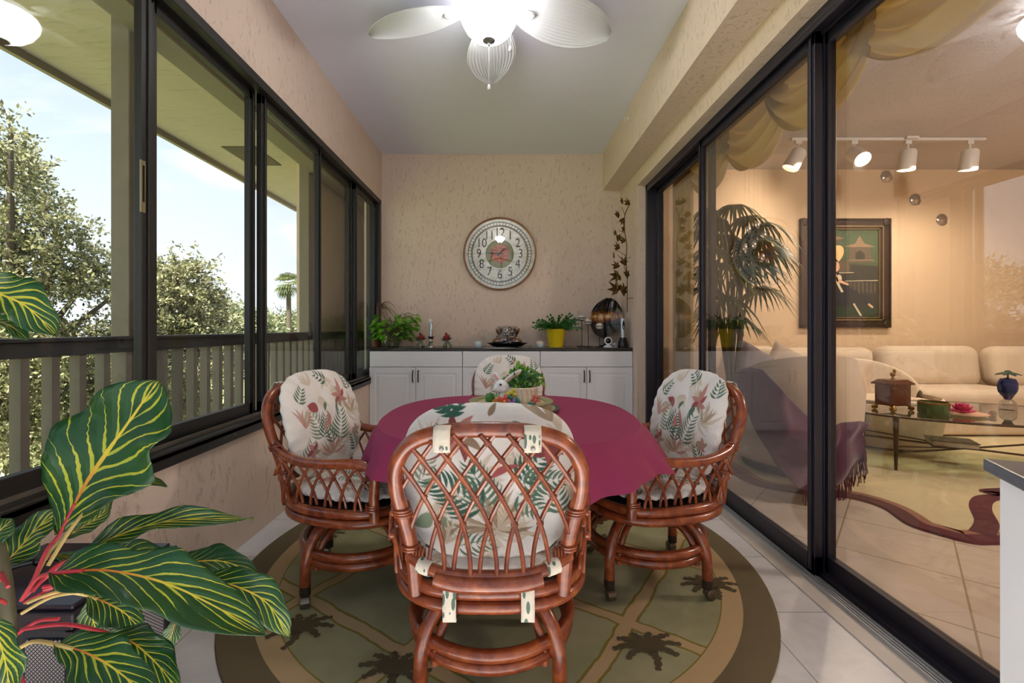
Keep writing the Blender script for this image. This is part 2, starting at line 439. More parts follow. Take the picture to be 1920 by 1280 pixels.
def fan(col, P, c, a0, a1, L, n, rgbs, w=.007, alpha=1):
    for i in range(n):
        a = a0+(a1-a0)*i/(n-1); l = L*random.uniform(.75, 1.05)
        leafstroke(col, P, c, (c[0]+l*math.cos(a), c[1]+l*math.sin(a)), w, random.uniform(-.12, .12), rgbs[i % len(rgbs)], alpha)
def flower(col, P, c, R, rgbs, n=6, a0=0, w=.014):
    for i in range(n):
        a = a0+2*PI*i/n
        leafstroke(col, P, c, (c[0]+R*math.cos(a), c[1]+R*math.sin(a)), w, .1, rgbs[i % len(rgbs)], 1, None)
G1, G2, G3 = '#2f5a4c', '#52705c', '#7d8c74'
T1, T2, T3 = '#a08a72', '#c4b39c', '#8c7560'
R1, R2, R3 = '#9a4a4a', '#b97f76', '#7c3b3c'
BASE = '#e4dfda'
def basecol(P):
    c = np.tile(np.array(lin(BASE)[:3]), (len(P), 1))
    k = .5+.5*np.sin(P[:, 0]*31+np.cos(P[:, 1]*23)*2); c *= (1-.07*k)[:, None]; return c
def soft(col, P, seed):
    st = random.getstate(); random.seed(seed)
    for _ in range(16):
        p = (random.uniform(-.24, .24), random.uniform(-.24, .24)); a = random.uniform(0, 6.3)
        fan(col, P, p, a, a+1.5, random.uniform(.06, .11), 7, [T2, '#cfc2b0', '#c9bfae'], .008, .75)
    random.setstate(st)
def print_front(P):
    col = basecol(P); soft(col, P, 3)
    fan(col, P, (.0, -.14), .3, 2.8, .12, 15, [T1, T2, R2], .008, .9)
    fan(col, P, (-.16, .02), 1.0, 2.6, .10, 9, [T2, T1], .008, .8)
    frond(col, P, (.06, -.07), 1.25, .15, 8, G3, 1.0, .006); frond(col, P, (.06, -.07), 1.9, .12, 7, G1, 1.0, .005)
    frond(col, P, (-.04, -.10), 1.9, .16, 8, G2, 1.0, .006); frond(col, P, (.0, -.10), 1.4, .11, 6, G1, .9, .005)
    flower(col, P, (-.10, .10), .055, [R2, T1, R1], 6, .3, .012); leafstroke(col, P, (-.10, .10), (-.115, .19), .013, .05, R2); leafstroke(col, P, (-.08, .08), (-.06, .02), .012, .1, G2)
    leafstroke(col, P, (.06, .06), (.12, .09), .022, .1, R1); leafstroke(col, P, (.0, .09), (.02, .05), .01, .1, G2)
    leafstroke(col, P, (.0, -.03), (.015, .06), .012, .1, R2); leafstroke(col, P, (.03, -.04), (.02, .03), .011, -.1, R2)
    frond(col, P, (-.05, .18), .6, .08, 4, G1, 1.0, .006); frond(col, P, (.17, .10), 2.2, .09, 5, G2, .9, .006)
    frond(col, P, (-.19, .12), 1.4, .09, 5, G2, .9, .006); fan(col, P, (.16, .0), 1.0, 2.4, .1, 7, [R2, T1, T2], .008, .8)
    frond(col, P, (-.18, -.17), 1.1, .11, 6, G1, .9, .006); frond(col, P, (.18, -.16), 2.0, .12, 6, G3, .9, .006)
    flower(col, P, (.13, -.10), .045, [R2, R1, T1], 5, .8, .012); flower(col, P, (-.17, -.07), .035, [T1, R2], 5, .2, .01)
    return col
def print_back(P):
    col = basecol(P); soft(col, P, 11)
    fan(col, P, (.02, -.13), -.3, 3.4, .13, 21, [T1, T2, T3, T2], .0085, .95)
    frond(col, P, (.0, -.08), 2.6, .20, 9, G1, .85, .008); frond(col, P, (.0, -.08), 1.9, .16, 8, G2, .9, .006)
    frond(col, P, (.08, .0), .9, .15, 8, G1, .95, .0075); frond(col, P, (.08, .0), .1, .13, 7, G2, .95, .007); frond(col, P, (.07, -.02), -.7, .12, 6, G2, .9, .006)
    flower(col, P, (-.08, .14), .075, [R1, R2, R3, T3], 8, .2, .013); leafstroke(col, P, (-.11, .13), (-.2, .07), .004, .2, R3); leafstroke(col, P, (-.2, .1), (-.19, .01), .005, .2, R3)
    flower(col, P, (.16, .11), .05, [R1, R3], 6, .5, .016); leafstroke(col, P, (-.16, -.09), (-.22, -.13), .022, .1, G3); leafstroke(col, P, (-.15, -.09), (-.1, -.15), .012, .1, G3)
    frond(col, P, (-.20, -.02), 1.2, .11, 5, G3, .9, .006); frond(col, P, (-.12, .20), .9, .10, 5, G1, .9, .009); frond(col, P, (-.06, .22), 2.9, .12, 5, G1, .7, .009)
    leafstroke(col, P, (.04, .16), (.11, .16), .02, .1, G2); leafstroke(col, P, (.0, .20), (.02, .235), .009, .0, T3)
    leafstroke(col, P, (-.04, .03), (-.02, .10), .012, .2, G1); frond(col, P, (.2, -.1), 1.7, .10, 5, G2, .9, .006)
    fan(col, P, (.17, .18), 1.4, 2.6, .14, 7, [T1, T3], .007, .9); leafstroke(col, P, (.0, .02), (.09, .06), .012, .1, R1)
    frond(col, P, (-.1, -.19), .2, .12, 6, G2, .9, .005); fan(col, P, (-.13, -.18), .4, 1.9, .1, 8, [T3, T2], .006, .9)
    return col
def pillow(name, fn, N, parent, front, back, dim=()):
    """fn(x, y) on the unit disc -> (point of the outline plane, normal, half thickness); a closed puffed cushion"""
    u = np.linspace(-1, 1, N+1); U, V = np.meshgrid(u, u, indexing='ij')
    X = U*np.sqrt(1-V*V/2); Y = V*np.sqrt(1-U*U/2)
    r = np.clip(np.hypot(X, Y), 0, 1)
    vs = []; cols = []
    for sgn, pr in ((1, front), (-1, back)):
        p, q, plan = fn(X.ravel(), Y.ravel(), r.ravel(), sgn)
        vs.append(p); cols.append(pr(plan))
    n = N+1; idx = np.arange(n*n).reshape(n, n)
    q1 = np.stack([idx[:-1, :-1], idx[1:, :-1], idx[1:, 1:], idx[:-1, 1:]], -1).reshape(-1, 4)
    q2 = q1[:, ::-1]+n*n
    o = npmesh(name, np.vstack(vs), np.vstack([q1, q2]), FABRIC, parent, True)
    a = o.data.color_attributes.new('print', 'FLOAT_COLOR', 'POINT')
    cc = np.ones((2*n*n, 4), dtype=np.float32); cc[:, :3] = np.vstack(cols); a.data.foreach_set('color', cc.ravel())
    return o

FR = [(-.205,-.235,.37),(-.215,-.246,.50),(-.232,-.262,.59),(-.247,-.285,.672),(-.240,-.312,.75),(-.196,-.336,.813),(-.112,-.350,.843),(0,-.356,.851)]
FR = FR+[(-x, y, z) for x, y, z in reversed(FR[:-1])]
FRC = catmull(FR, 8)
_half = [p for p in FRC if p.x <= 1e-6]
def fr_at(z):
    for a, b in zip(_half, _half[1:]):
        if a.z <= z <= b.z:
            t = (z-a.z)/max(1e-9, b.z-a.z); p = a.lerp(b, t); return -p.x, p.y
    return (0, _half[-1].y)
def back_pt(x, z, off=0):
    w, y = fr_at(min(z, .850)); return Vector((x, y-.022*(1-min(1, abs(x)/.25)**2)+off, z))
RA = .019
def superring(hx, hy, z, n=64, e=2.7, cy=0):
    out = []
    for k in range(n):
        a = 2*PI*k/n; c, s = math.cos(a), math.sin(a)
        out.append(Vector((hx*math.copysign(abs(c)**(2/e), c), cy+hy*math.copysign(abs(s)**(2/e), s), z)))
    return out
def lattice(mb, base, bounds, P3, z0, step, i0, i1, a=.95, b=.09, r=.0062, knots=True):
    """two crossing families of bent canes; bounds(u, z) says whether a point lies inside the frame"""
    d = lambda h: a*(h-b*(1-math.exp(-h/b)))
    for sg in (1, -1):
        for i in range(i0, i1):
            u0 = base+i*step; run = []
            for k in range(70):
                h = k*.0075; u = sg*(u0+d(h)); z = z0+h
                if bounds(u, z): run.append(P3(u, z, .004*sg))
                else:
                    if len(run) > 3: mb.tube(run, r, 7)
                    run = []
            if len(run) > 3: mb.tube(run, r, 7)
    if knots:
        for i in range(i0, i1):
            for j in range(i0, i1):
                # right-leaning from u0_i meets left-leaning from -u0_j
                ui = base+i*step; uj = -(base+j*step); need = (uj-ui)/2
                if need <= .012: continue
                h = need
                for _ in range(25): h = h-(d(h)-need)/max(.05, a*(1-math.exp(-h/b)))
                u = ui+need
                if bounds(u, z0+h) and h < .5: mb.ball(P3(u, z0+h, 0), (.0105, .0095, .0105), 8, 6)

def make_chair():
    t = thing('rattan_chair', 'x', 'chair', (0,0,0))
    # --- swivel base
    base = thing_child('swivel_base', t)
    m = MB()
    for z, rr in ((.165, .246), (.203, .252)): m.tube([(rr*math.cos(a), rr*math.sin(a), z) for a in np.linspace(0, 2*PI, 49)[:-1]], .0185, 12, True)
    m.build('base_ring', RATTAN, t)
    for k in range(4):
        a = PI/4+k*PI/2; c, s = math.cos(a), math.sin(a)
        m = MB()
        out = catmull([(r*c, r*s, z) for r, z in ((.05, .318), (.12, .314), (.20, .292), (.256, .24), (.279, .17), (.282, .075))], 6)
        m.tube(out, .021, 12)
        for sd in (-.026, .026):
            inn = catmull([(r*c-sd*s, r*s+sd*c, z) for r, z in ((.05, .298), (.12, .294), (.185, .270), (.228, .225), (.245, .17), (.249, .14))], 6)
            m.tube(inn, .0135, 10)
        m.ball((.267*c, .267*s, .185), (.022, .022, .03), 10, 8)
        lg = m.build('leg', RATTAN, t)
        m = MB(); m.lathe([(.0215, 0), (.0215, .035), (.019, .037)], (.282*c, .282*s, .048), 14); m.build('ferrule', FERR, lg)
        m = MB(); wd = Vector((math.cos(a+1.0), math.sin(a+1.0), 0)); ctr = Vector((.282*c, .282*s, .024))+wd*.012
        rot = wd.to_track_quat('Z', 'Y').to_matrix(); per = wd.cross(Vector((0,0,1)))
        rp = per.to_track_quat('Z', 'Y').to_matrix()
        m.lathe([(.0, -.019), (.016, -.019), (.0225, -.016), (.0225, .016), (.016, .019), (0, .019)], ctr, 18, rot=rp)
        m.tube([(.282*c, .282*s, .03), (.282*c, .282*s, .055)], .009, 8)
        m.build('caster', BRASSC, lg)
    m = MB(); m.lathe([(.12, .302), (.125, .306), (.125, .316), (.10, .322), (.06, .324)], (0,0,0), 24); m.box(-.14, .14, -.14, .14, .322, .345)
    m.build('swivel_plate', DARKM, t)
    # --- seat frame: stacked hoops
    m = MB(); m.tube(superring(.277, .270, .388), RA, 12, True); m.tube(superring(.282, .275, .353), RA*.95, 12, True)
    m.tube(superring(.235, .23, .328, e=2.2), .014, 10, True)
    m.build('seat_frame', RATTAN, t)
    m = MB(); m.prism([(p.x, p.y) for p in superring(.268, .262, 0, 40)], .345, .400); m.build('seat_deck', DARKM, t)
    # --- back
    m = MB(); m.tube(FRC, .0205, 14)
    for sx in (-1, 1):
        for z in (.60, .608, .616, .50, .508):
            w, y = fr_at(z); m.tube([(sx*w+.024*math.cos(a), y+.024*math.sin(a), z) for a in np.linspace(0, 2*PI, 17)[:-1]], .0042, 6, True)
    m.build('back_frame', RATTAN, t)
    m = MB()
    rail = catmull([(-.222,-.25,.482),(-.15,-.297,.467),(-.07,-.312,.458),(.07,-.312,.458),(.15,-.297,.467),(.222,-.25,.482)], 6)
    m.tube(rail, .0165, 12)
    m.tube(catmull([(-.14,-.312,.452),(-.07,-.326,.443),(.07,-.326,.443),(.14,-.312,.452)], 6), .021, 12)
    for sx in (-1, 1):
        for q in range(4): m.tube([(sx*(.206-.009*q)+0*a, -.25-.004*q+.019*math.cos(a), .489+.019*math.sin(a)) for a in np.linspace(0, 2*PI, 15)[:-1]], .0042, 6, True)
    m.build('back_rail', RATTAN, t, bevel=.004)
    m = MB()
    def rail_y(x): return -.314+ .05*(min(1, abs(x)/.22))**2
    def P3(u, z, o):
        p = back_pt(u, z, o); k = max(0, 1-(z-.463)/.14); p.y = p.y*(1-k)+(rail_y(u)-.012+o)*k; return p
    lattice(m, -.161-.069*8, lambda u, z: z > .462 and z < .848 and abs(u) < fr_at(z)[0]-.006, P3, .460, .069, -2, 13, 1.08, .3)
    m.build('back_lattice', RATTAN, t)
    # --- arms with their own lattice
    for sx in (-1, 1):
        arm = catmull([(sx*x, y, z) for x, y, z in ((.232,-.27,.625),(.258,-.22,.600),(.288,-.10,.582),(.296,.03,.584),(.288,.13,.592),(.272,.195,.582),(.262,.222,.54),(.256,.215,.46),(.252,.215,.37))], 8)
        m = MB(); m.tube(arm, .0195, 12)
        for q in (0, .009, .018): m.tube([(sx*.254+.0235*math.cos(a), .207+.0235*math.sin(a), .415+q) for a in np.linspace(0, 2*PI, 15)[:-1]], .004, 6, True)
        for q in range(3): m.tube([(sx*(.246+.008*q)+.0*a, -.262+.02*q+.023*math.cos(a),   .618-.006*q+.023*math.sin(a)) for a in np.linspace(0, 2*PI, 15)[:-1]], .0042, 6, True)
        am = m.build('arm', RATTAN, t)
        m = MB()
        def S3(u, z, o): return Vector((sx*(.262+.02*((z-.40)/.18)+o), u-.02, z))
        lattice(m, -.19-.066*4, lambda u, z: z > .402 and z < .575 and -.215 < u < .222, S3, .400, .068, 0, 11, 1.1, .14, .0058)
        m.build('arm_lattice', RATTAN, t)
    # --- cushions
    def seatfn(X, Y, r, sgn):
        a = np.arctan2(Y, X); e = 2.7; k = (np.abs(np.cos(a))**e+np.abs(np.sin(a))**e)**(-1/e)
        x = .252*X*k; y = .246*Y*k+.005
        h = (1-r**3.2)**.5
        top = .035+.030*h if sgn > 0 else .035-.030*h
        ruf = .004*np.sin(a*38)*r**8
        return np.stack([x, y, .400+top+ruf], -1), None, np.stack([x, y], -1)
    pillow('seat_cushion', seatfn, 150, t, print_front, print_front)
    def backfn(X, Y, r, sgn):
        a = np.arctan2(Y, X); e = 3.0; k = (np.abs(np.cos(a))**e+np.abs(np.sin(a))**e)**(-1/e)
        x = .243*X*k*(1+.03*Y); z = .676+.233*Y*k
        h = (1-r**3)**.5
        lean = np.interp(z, [.45, .6, .7, .8, .88, .95], [-.235, -.245, -.266, -.296, -.326, -.345])
        y = lean+.052-.012*(1-(x/.24)**2)+sgn*.040*h+.006*np.sin(a*30)*r**8*.5
        if sgn > 0:
            for bx, bz in ((.0, .80), (.0, .66), (-.10, .73), (.10, .73)): y = y-.014*np.exp(-((x-bx)**2+(z-bz)**2)/.0011)
        return np.stack([x, y, z], -1), None, np.stack([x*sgn*-1 if sgn < 0 else x, z-.676], -1)
    bc = pillow('back_cushion', backfn, 230, t, print_front, lambda P: print_back(np.stack([-P[:, 0], P[:, 1]], -1)*np.array([-1, 1])))
    # --- straps and buttons that tie the cushions on
    for sx, name in ((-.112, 0), (.112, 1)):
        m = MB(); c = back_pt(sx, .842); pts = []
        for a in np.linspace(-2.4, 1.6, 14): pts.append((c.y-.027*math.cos(a)*1+.004, c.z+.027*math.sin(a)+.002))
        yb = c.y-.026
        prof = [(yb+.008, .800), (yb+.001, .818), (yb, .836), (yb+.006, .856), (yb+.020, .866), (yb+.034, .862)]
        m.grid(lambda u, v: (sx+(v-.5)*.042, np.interp(u*5, range(6), [p[0] for p in prof]), np.interp(u*5, range(6), [p[1] for p in prof])), 20, 3)
        o = m.build('cushion_strap', STRAP, t, mods=lambda o: setattr(o.modifiers.new('s', 'SOLIDIFY'), 'thickness', .003))
        m = MB(); m.lathe([(0, -.004), (.004, -.0035), (.006, 0), (.006, .002)], (sx, yb-.001, .812), 12, 'Y'); m.build('snap_button', STEEL, o)
        m = MB(); prof2 = [(-.275, .43), (-.290, .424), (-.296, .40), (-.303, .352), (-.297, .326), (-.28, .322)]
        m.grid(lambda u, v: (sx*.93+(v-.5)*.036, np.interp(u*5, range(6), [p[0] for p in prof2]), np.interp(u*5, range(6), [p[1] for p in prof2])), 20, 3)
        m.build('seat_strap', STRAP, t, mods=lambda o: setattr(o.modifiers.new('s', 'SOLIDIFY'), 'thickness', .003))
        m = MB(); m.tube([(sx*1.36, -.297, .468), (sx*1.66, -.282, .472)], .0205, 12); m.build('rail_strap', STRAP, t)
    bpy.data.objects.remove(base)
    return t
def thing_child(name, parent):
    o = bpy.data.objects.new(name, None); C.objects.link(o); o.parent = parent; ORG[o.name] = ORG[parent.name]; return o
FERR = M('dark_ferrule', '#2a211c', .4); BRASSC = M('caster_metal', '#6f675a', .3, .7); DARKM = M('dark_wood', '#1d1613', .6)
chair = make_chair()
spots = [(-.045, 1.50, 0, 'rattan chair with its lattice back turned to the lens, nearest side of the table'),
         (-.63, 2.03, -PI/2-.30, 'rattan chair with floral cushions on the window side of the table'),
         (.625, 2.05, PI/2+.27, 'rattan chair with floral cushions on the glass door side of the table'),
         (.02, 3.02, PI, 'rattan chair at the far side of the table, mostly hidden behind the rabbit planter')]
for i, (x, y, rz, lab) in enumerate(spots):
    o = chair if i == 0 else copy_tree(chair)
    o.location = (x, y, .012); o.rotation_euler = (0, 0, rz); o['label'] = lab; 
    for ch in o.children:
        if ch.name.split('.')[0] in ('leg', 'base_ring', 'swivel_plate'): ch.rotation_euler.z = (0, .45, -.28, .2)[i]
    o['group'] = 'rattan swivel chairs around the table'
# ------------------------------------------------------------------ rug
def rug_mat():
    t = NT('tufted_rug'); co = t.coord()
    sep = t.n('ShaderNodeSeparateXYZ'); t.l(co, sep.inputs[0]); x, y = sep.outputs[0], sep.outputs[1]
    r = t.math('SQRT', t.math('ADD', t.math('MULTIPLY', x, x), t.math('MULTIPLY', y, y)))
    wob = t.math('MULTIPLY', t.math('SUBTRACT', t.noise(co, 9, 3), .5), .03)
    def lines(ex, ey, off, s):
        u = t.math('ADD', t.math('MULTIPLY', x, ex), t.math('MULTIPLY', y, ey))
        u = t.math('ADD', t.math('SUBTRACT', u, off), wob)
        return t.math('MULTIPLY', t.math('ABSOLUTE', t.math('SUBTRACT', t.math('FRACT', t.math('ADD', t.math('DIVIDE', u, s), .5)), .5)), s)
    ax, ay = -.347-RX, 1.545-RY; s = .58
    l1 = lines(.557, .83, .557*ax+.83*ay, s); l2 = lines(-.83, .557, -.83*ax+.557*ay, s)
    d = t.math('MINIMUM', l1, l2)
    n = t.noise(co, 5, 4); fine = t.noise(co, 420, 2)
    green = t.ramp(n, [(.3, lin('#9c9c74')), (.6, lin('#b2b08a'))])
    olive = lin('#8c8232'); tan = lin('#ccb084')
    c = t.mix(t.math('LESS_THAN', d, .032), green, olive)
    c = t.mix(t.math('LESS_THAN', d, .022), c, tan)
    c = t.mix(t.math('GREATER_THAN', r, .985), c, olive); c = t.mix(t.math('GREATER_THAN', r, .99), c, tan)
    c = t.mix(t.math('GREATER_THAN', r, 1.065), c, lin('#74664c'))
    c = t.mix(t.math('MULTIPLY', fine, .35), c, lin('#5f583e'))
    h = t.math('ADD', t.math('MULTIPLY', fine, .6), t.math('MULTIPLY', t.math('LESS_THAN', d, .026), .6))
    t.pr(c, .95, 0, t.bump(h, .5, .006)); return t.m
RX, RY, RR = -.028, 2.24, 1.187
RUG = rug_mat()
PALMC = M('brown_rug_pile', '#5a4f36', .95, bump=.5, bscale=400, bdist=.004)
m = MB(); m.lathe([(0, .0), (RR-.004, 0), (RR, .004), (RR-.003, .011), (RR-.01, .012), (0, .012)], (RX, RY, 0), 96)
m.cur = 1
def rug_palm(px, py, sc, rot):
    st = random.getstate(); random.seed(int(px*1000)+5)
    def q(x, y): c, s = math.cos(rot), math.sin(rot); return (px+sc*(x*c-y*s), py+sc*(x*s+y*c))
    zc = [.0128]
    def blob(pts, w):
        zc[0] += .0004
        P = catmull([(a, b, 0) for a, b in pts], 6); L = []; Rr = []
        for i, p in enumerate(P):
            t = (P[min(i+1, len(P)-1)]-P[max(i-1, 0)]).normalized(); f = i/(len(P)-1)
            ww = w*(1-.6*f)*(1+.35*math.sin(i*2.4)); L.append(p+Vector((-t.y, t.x, 0))*ww); Rr.append(p-Vector((-t.y, t.x, 0))*ww)
        for i in range(len(P)-1):
            k = [q(v.x, v.y) for v in (L[i], L[i+1], Rr[i+1], Rr[i])]
            m.add([(a, b, zc[0]) for a, b in k], [(0, 3, 2, 1)])
    blob([(.0, -.0), (.01, -.045), (-.01, -.10)], .02)
    for a, l in ((.15, .13), (.6, .13), (1.15, .10), (1.9, .10), (2.5, .12), (3.0, .13), (3.5, .10), (5.9, .10)):
        blob([(0, 0), (l*.5*math.cos(a), l*.5*math.sin(a)+.018), (l*math.cos(a), l*math.sin(a)-.005)], .02)
    random.setstate(st)
for px, py, sc, ro in ((.494, 1.56, .95, .1), (-.362, 1.46, .95, -.1), (-.765, 1.66, 1.0, .05), (.88, 1.94, .95, .0), (-.98, 2.42, .9, .1), (.80, 2.75, .9, .2), (.12, 1.95, .9, 0), (-.3, 2.75, .9, 0), (.35, 3.1, .9, 0), (.05, 1.25, .9, .1), (-.5, 3.0, .9, 0), (-.3, 2.2, .9, 0), (.5, 2.35, .9, 0)):
    rug_palm(px, py, sc, ro)
single(m, 'round_rug', [RUG, PALMC], 'round green rug with tan lattice and brown palm motifs on the white tiles', 'rug', smooth=False)

# ------------------------------------------------------------------ table and cloth
TX, TY, TZ = .015, 2.03, .735
THX, THY = .545, .565
def touter(a, hx, hy, e=2.5):
    c, s = math.cos(a), math.sin(a)
    return hx*math.copysign(abs(c)**(2/e), c), hy*math.copysign(abs(s)**(2/e), s)
t = thing('dining_table', 'dining table hidden under the burgundy cloth among the rattan chairs', 'table', (TX, TY, .012))
m = MB(); m.prism([tuple(a+b for a, b in zip((TX, TY), touter(k*2*PI/72, THX-.012, THY-.012))) for k in range(72)], TZ-.03, TZ-.004); m.build('tabletop', RATTAN, t)
m = MB()
for k in range(4):
    a = k*PI/2+PI/4
    m.tube(catmull([(TX+r*math.cos(a), TY+r*math.sin(a), z) for r, z in ((.10, TZ-.04), (.05, .5), (.045, .3), (.10, .12), (.19, .035))], 6), .02, 10)
m.tube([(TX+.1*math.cos(a), TY+.1*math.sin(a), .14) for a in np.linspace(0, 2*PI, 25)[:-1]], .015, 8, True)
m.build('pedestal', RATTAN, t)
CLOTH = M('burgundy_cloth', '#8c2650', .8, var=.05, scale=3, bump=.15, bscale=350, bdist=.002)
m = MB(); NA = 300
def cloth_pt(a, s):
    """s in 0..1 across the top, 1..2 down the drop"""
    x, y = touter(a, 1, 1)
    if s <= 1: return Vector((TX+x*THX*s, TY+y*THY*s, TZ))
    d = s-1
    drop = .165+.035*math.cos(4*a+.3)+.02*math.cos(a-PI)       # corners of the cloth hang lower
    if abs(math.atan2(math.sin(a+PI/2), math.cos(a+PI/2))) < .0: drop = .1
    fold = math.sin(a*17+.7*math.sin(a*3))*.5+math.sin(a*29+1)*.28
    flare = .012+(.05+.06*max(0, math.cos(a+.75)))*d+d*.028*fold
    n = Vector((math.cos(a), math.sin(a), 0))
    k = min(1, d*6)
    return Vector((TX+x*THX, TY+y*THY, TZ))+n*(flare*k)-Vector((0, 0, drop*d-.004*k+0))
ss = [0]+[i/10 for i in range(1, 10)]+[.95, .985, 1, 1.02, 1.05, 1.1]+[1.1+.9*i/12 for i in range(1, 13)]
vs = [cloth_pt(2*PI*k/NA, s) for s in ss for k in range(NA)]
m.add(vs, [(i*NA+k, i*NA+(k+1) % NA, (i+1)*NA+(k+1) % NA, (i+1)*NA+k) for i in range(len(ss)-1) for k in range(NA)])
single(m, 'tablecloth', CLOTH, 'burgundy cloth spread over the table between the four rattan chairs', 'tablecloth')

# ------------------------------------------------------------------ plates and the rabbit planter
PY = 2.13; PX = .03
CREAMC = M('cream_ceramic', '#cdbd92', .25, var=.08, scale=20)
m = MB(); m.lathe([(0, 0), (.19, 0), (.208, .006), (.212, .014), (.204, .017), (.19, .012)], (PX+.01, PY-.01, TZ+.001), 56); m.cur = 1
m.lathe([(.191, .0125), (.17, .0095), (.12, .0085), (0, .0085)], (PX+.01, PY-.01, TZ+.001), 56)
single(m, 'charger_plate', [M('dark_grey_rim', '#3c3f47', .35), CREAMC], 'dark-rimmed round tan charger lying on the burgundy tablecloth', 'plate')
m = MB(); m.lathe([(0, 0), (.07, 0), (.09, .002), (.14, .010), (.19, .026), (.197, .030), (.190, .031), (.14, .017), (.09, .010), (0, .009)], (PX-.005, PY, TZ+.012), 56)
m.cur = 1; m.lathe([(.1965, .0302), (.198, .0315), (.188, .0325), (.165, .0255), (.163, .0245)], (PX-.005, PY, TZ+.0125), 56)
single(m, 'oval_platter', [CREAMC, M('green_glazed_rim', '#8d9163', .3, var=.25, scale=30)], 'cream platter with green painted rim lying on the tan charger', 'platter')
Z0 = TZ+.022
r = thing('rabbit_planter', 'white ceramic rabbit planter holding leafy greenery, standing on the platter', 'planter', (PX, PY, Z0))
CER = M('ivory_ceramic', '#e6dccb', .3, var=.04, scale=10); CW = M('white_ceramic', '#e9e9ee', .22, var=.02)
m = MB()
cx = PX+.045
m.lathe([(0, 0), (.052, 0), (.066, .012), (.072, .04), (.068, .062), (.075, .085), (.071, .088), (.063, .075), (.0, .07)], (cx, PY, Z0), 36)
pot = m.build('planter_pot', CER, r)
# grooves that read as a folded cabbage wall
m = MB()
for k in range(9):
    a = PI+.25+k*(PI-.5)/8
    m.tube(catmull([(cx+.068*math.cos(a), PY+.068*math.sin(a), Z0+.008), (cx+.0745*math.cos(a+.05), PY+.0745*math.sin(a+.05), Z0+.04), (cx+.074*math.cos(a-.06), PY+.074*math.sin(a-.06), Z0+.082)], 5), .003, 6)
m.build('pot_relief', M('peach_ceramic', '#dcbfa3', .35), pot)
def flower_mb(mb, c, R, n=5, tilt=0):
    for i in range(n):
        a = 2*PI*i/n+tilt; p = Vector(c)+Vector((math.cos(a)*R*.55, -.003, math.sin(a)*R*.55))
        mb.ball(p, (R*.5, .006, R*.3), 10, 6, Matrix.Rotation(-a, 3, 'Y'))
def part_flower(c, R, colr, name='flower', n=5, tilt=0, cc='#e8c94a'):
    m = MB(); flower_mb(m, c, R, n, tilt); m.cur = 1; m.ball(Vector(c)-Vector((0, .008, 0)), R*.18, 8, 6)
    return m.build(name, [M(name+'_glaze', colr, .3, var=.3, scale=60), M('flower_eye', cc, .4)], r)
yf = PY-.083
part_flower((PX-.036, yf, Z0+.032), .03, '#cf4f4a', 'red_flower'); part_flower((PX+.002, yf-.004, Z0+.018), .026, '#7c5aa8', 'purple_flower')
part_flower((PX+.108, PY-.055, Z0+.035), .022, '#cf5a5f', 'red_flower', tilt=.8)
m = MB()
for c, ro in (((PX-.014, yf+.004, Z0+.048), .3), ((PX+.026, yf, Z0+.03), 1.2), ((PX+.09, PY-.07, Z0+.012), .5)):
    m.ball(c, (.02, .004, .011), 12, 6, Matrix.Rotation(ro, 3, 'Y'))
m.build('glazed_leaf', M('green_glaze', '#2f7560', .3, var=.2, scale=50), r)
m = MB()
for a, b, rr in ((-.02, .062, .012), (-.005, .07, .013), (.01, .06, .012), (.005, .078, .011), (-.03, .055, .010)): m.ball((PX+a, yf+.012, Z0+b), (rr, .006, rr*.8), 10, 6)
m.build('yellow_blossom', M('yellow_glaze', '#c9c04a', .35, var=.25, scale=60), r)
# rabbit: body, head with muzzle and brow, two long ears
def joined(parts, name, mat, parent, vox=.0035):
    m = MB()
    for p in parts: m.ball(*p)
    def mods(o):
        md = o.modifiers.new('r', 'REMESH'); md.mode = 'VOXEL'; md.voxel_size = vox; md.use_smooth_shade = True
        s = o.modifiers.new('s', 'SMOOTH'); s.iterations = 6; s.factor = .6
    return m.build(name, mat, parent, mods=mods)
hx, hz = PX-.047, Z0+.096
Ry = lambda a: Matrix.Rotation(a, 3, 'Y')
joined([((PX-.03, PY-.03, Z0+.03), (.034, .045, .04), 18, 12), ((PX-.025, PY-.03, Z0+.065), (.026, .03, .035), 16, 10),
        ((hx, PY-.045, hz), (.034, .03, .028), 20, 12, Ry(.35)), ((hx-.020, PY-.052, hz-.012), (.021, .02, .017), 16, 10, Ry(.5)), ((hx-.034, PY-.056, hz-.016), (.010, .011, .009), 12, 8),
        ((hx+.002, PY-.062, hz-.012), (.020, .014, .016), 12, 8)], 'rabbit_body', CW, r)
for dx, ang, ln, y0 in ((.012, .95, .052, PY-.05), (-.012, -.62, .028, PY-.03)):
    m = MB(); ctr = Vector((hx+dx+ln*.85*math.sin(ang), y0, hz+.02+ln*.8*math.cos(ang)))
    m.ball(ctr, (.0125 if ln > .04 else .014, .006, ln), 14, 12, Ry(ang)); m.cur = 1
    m.ball(ctr+Vector((.001, -.0035, -.002)), (.0075, .004, ln*.8), 12, 10, Ry(ang))
    m.build('ear', [CW, M('pink_inner_ear', '#d9a79a', .4)], r)
m = MB(); m.ball((hx-.006, PY-.074, hz+.008), (.006, .003, .0055), 12, 8); e = m.build('eye', M('brown_eye', '#4a2c22', .15), r)
m = MB(); m.ball((hx-.044, PY-.060, hz-.012), (.003, .004, .003), 8, 6); m.build('nose', M('pink_nose', '#c98e86', .4), r)
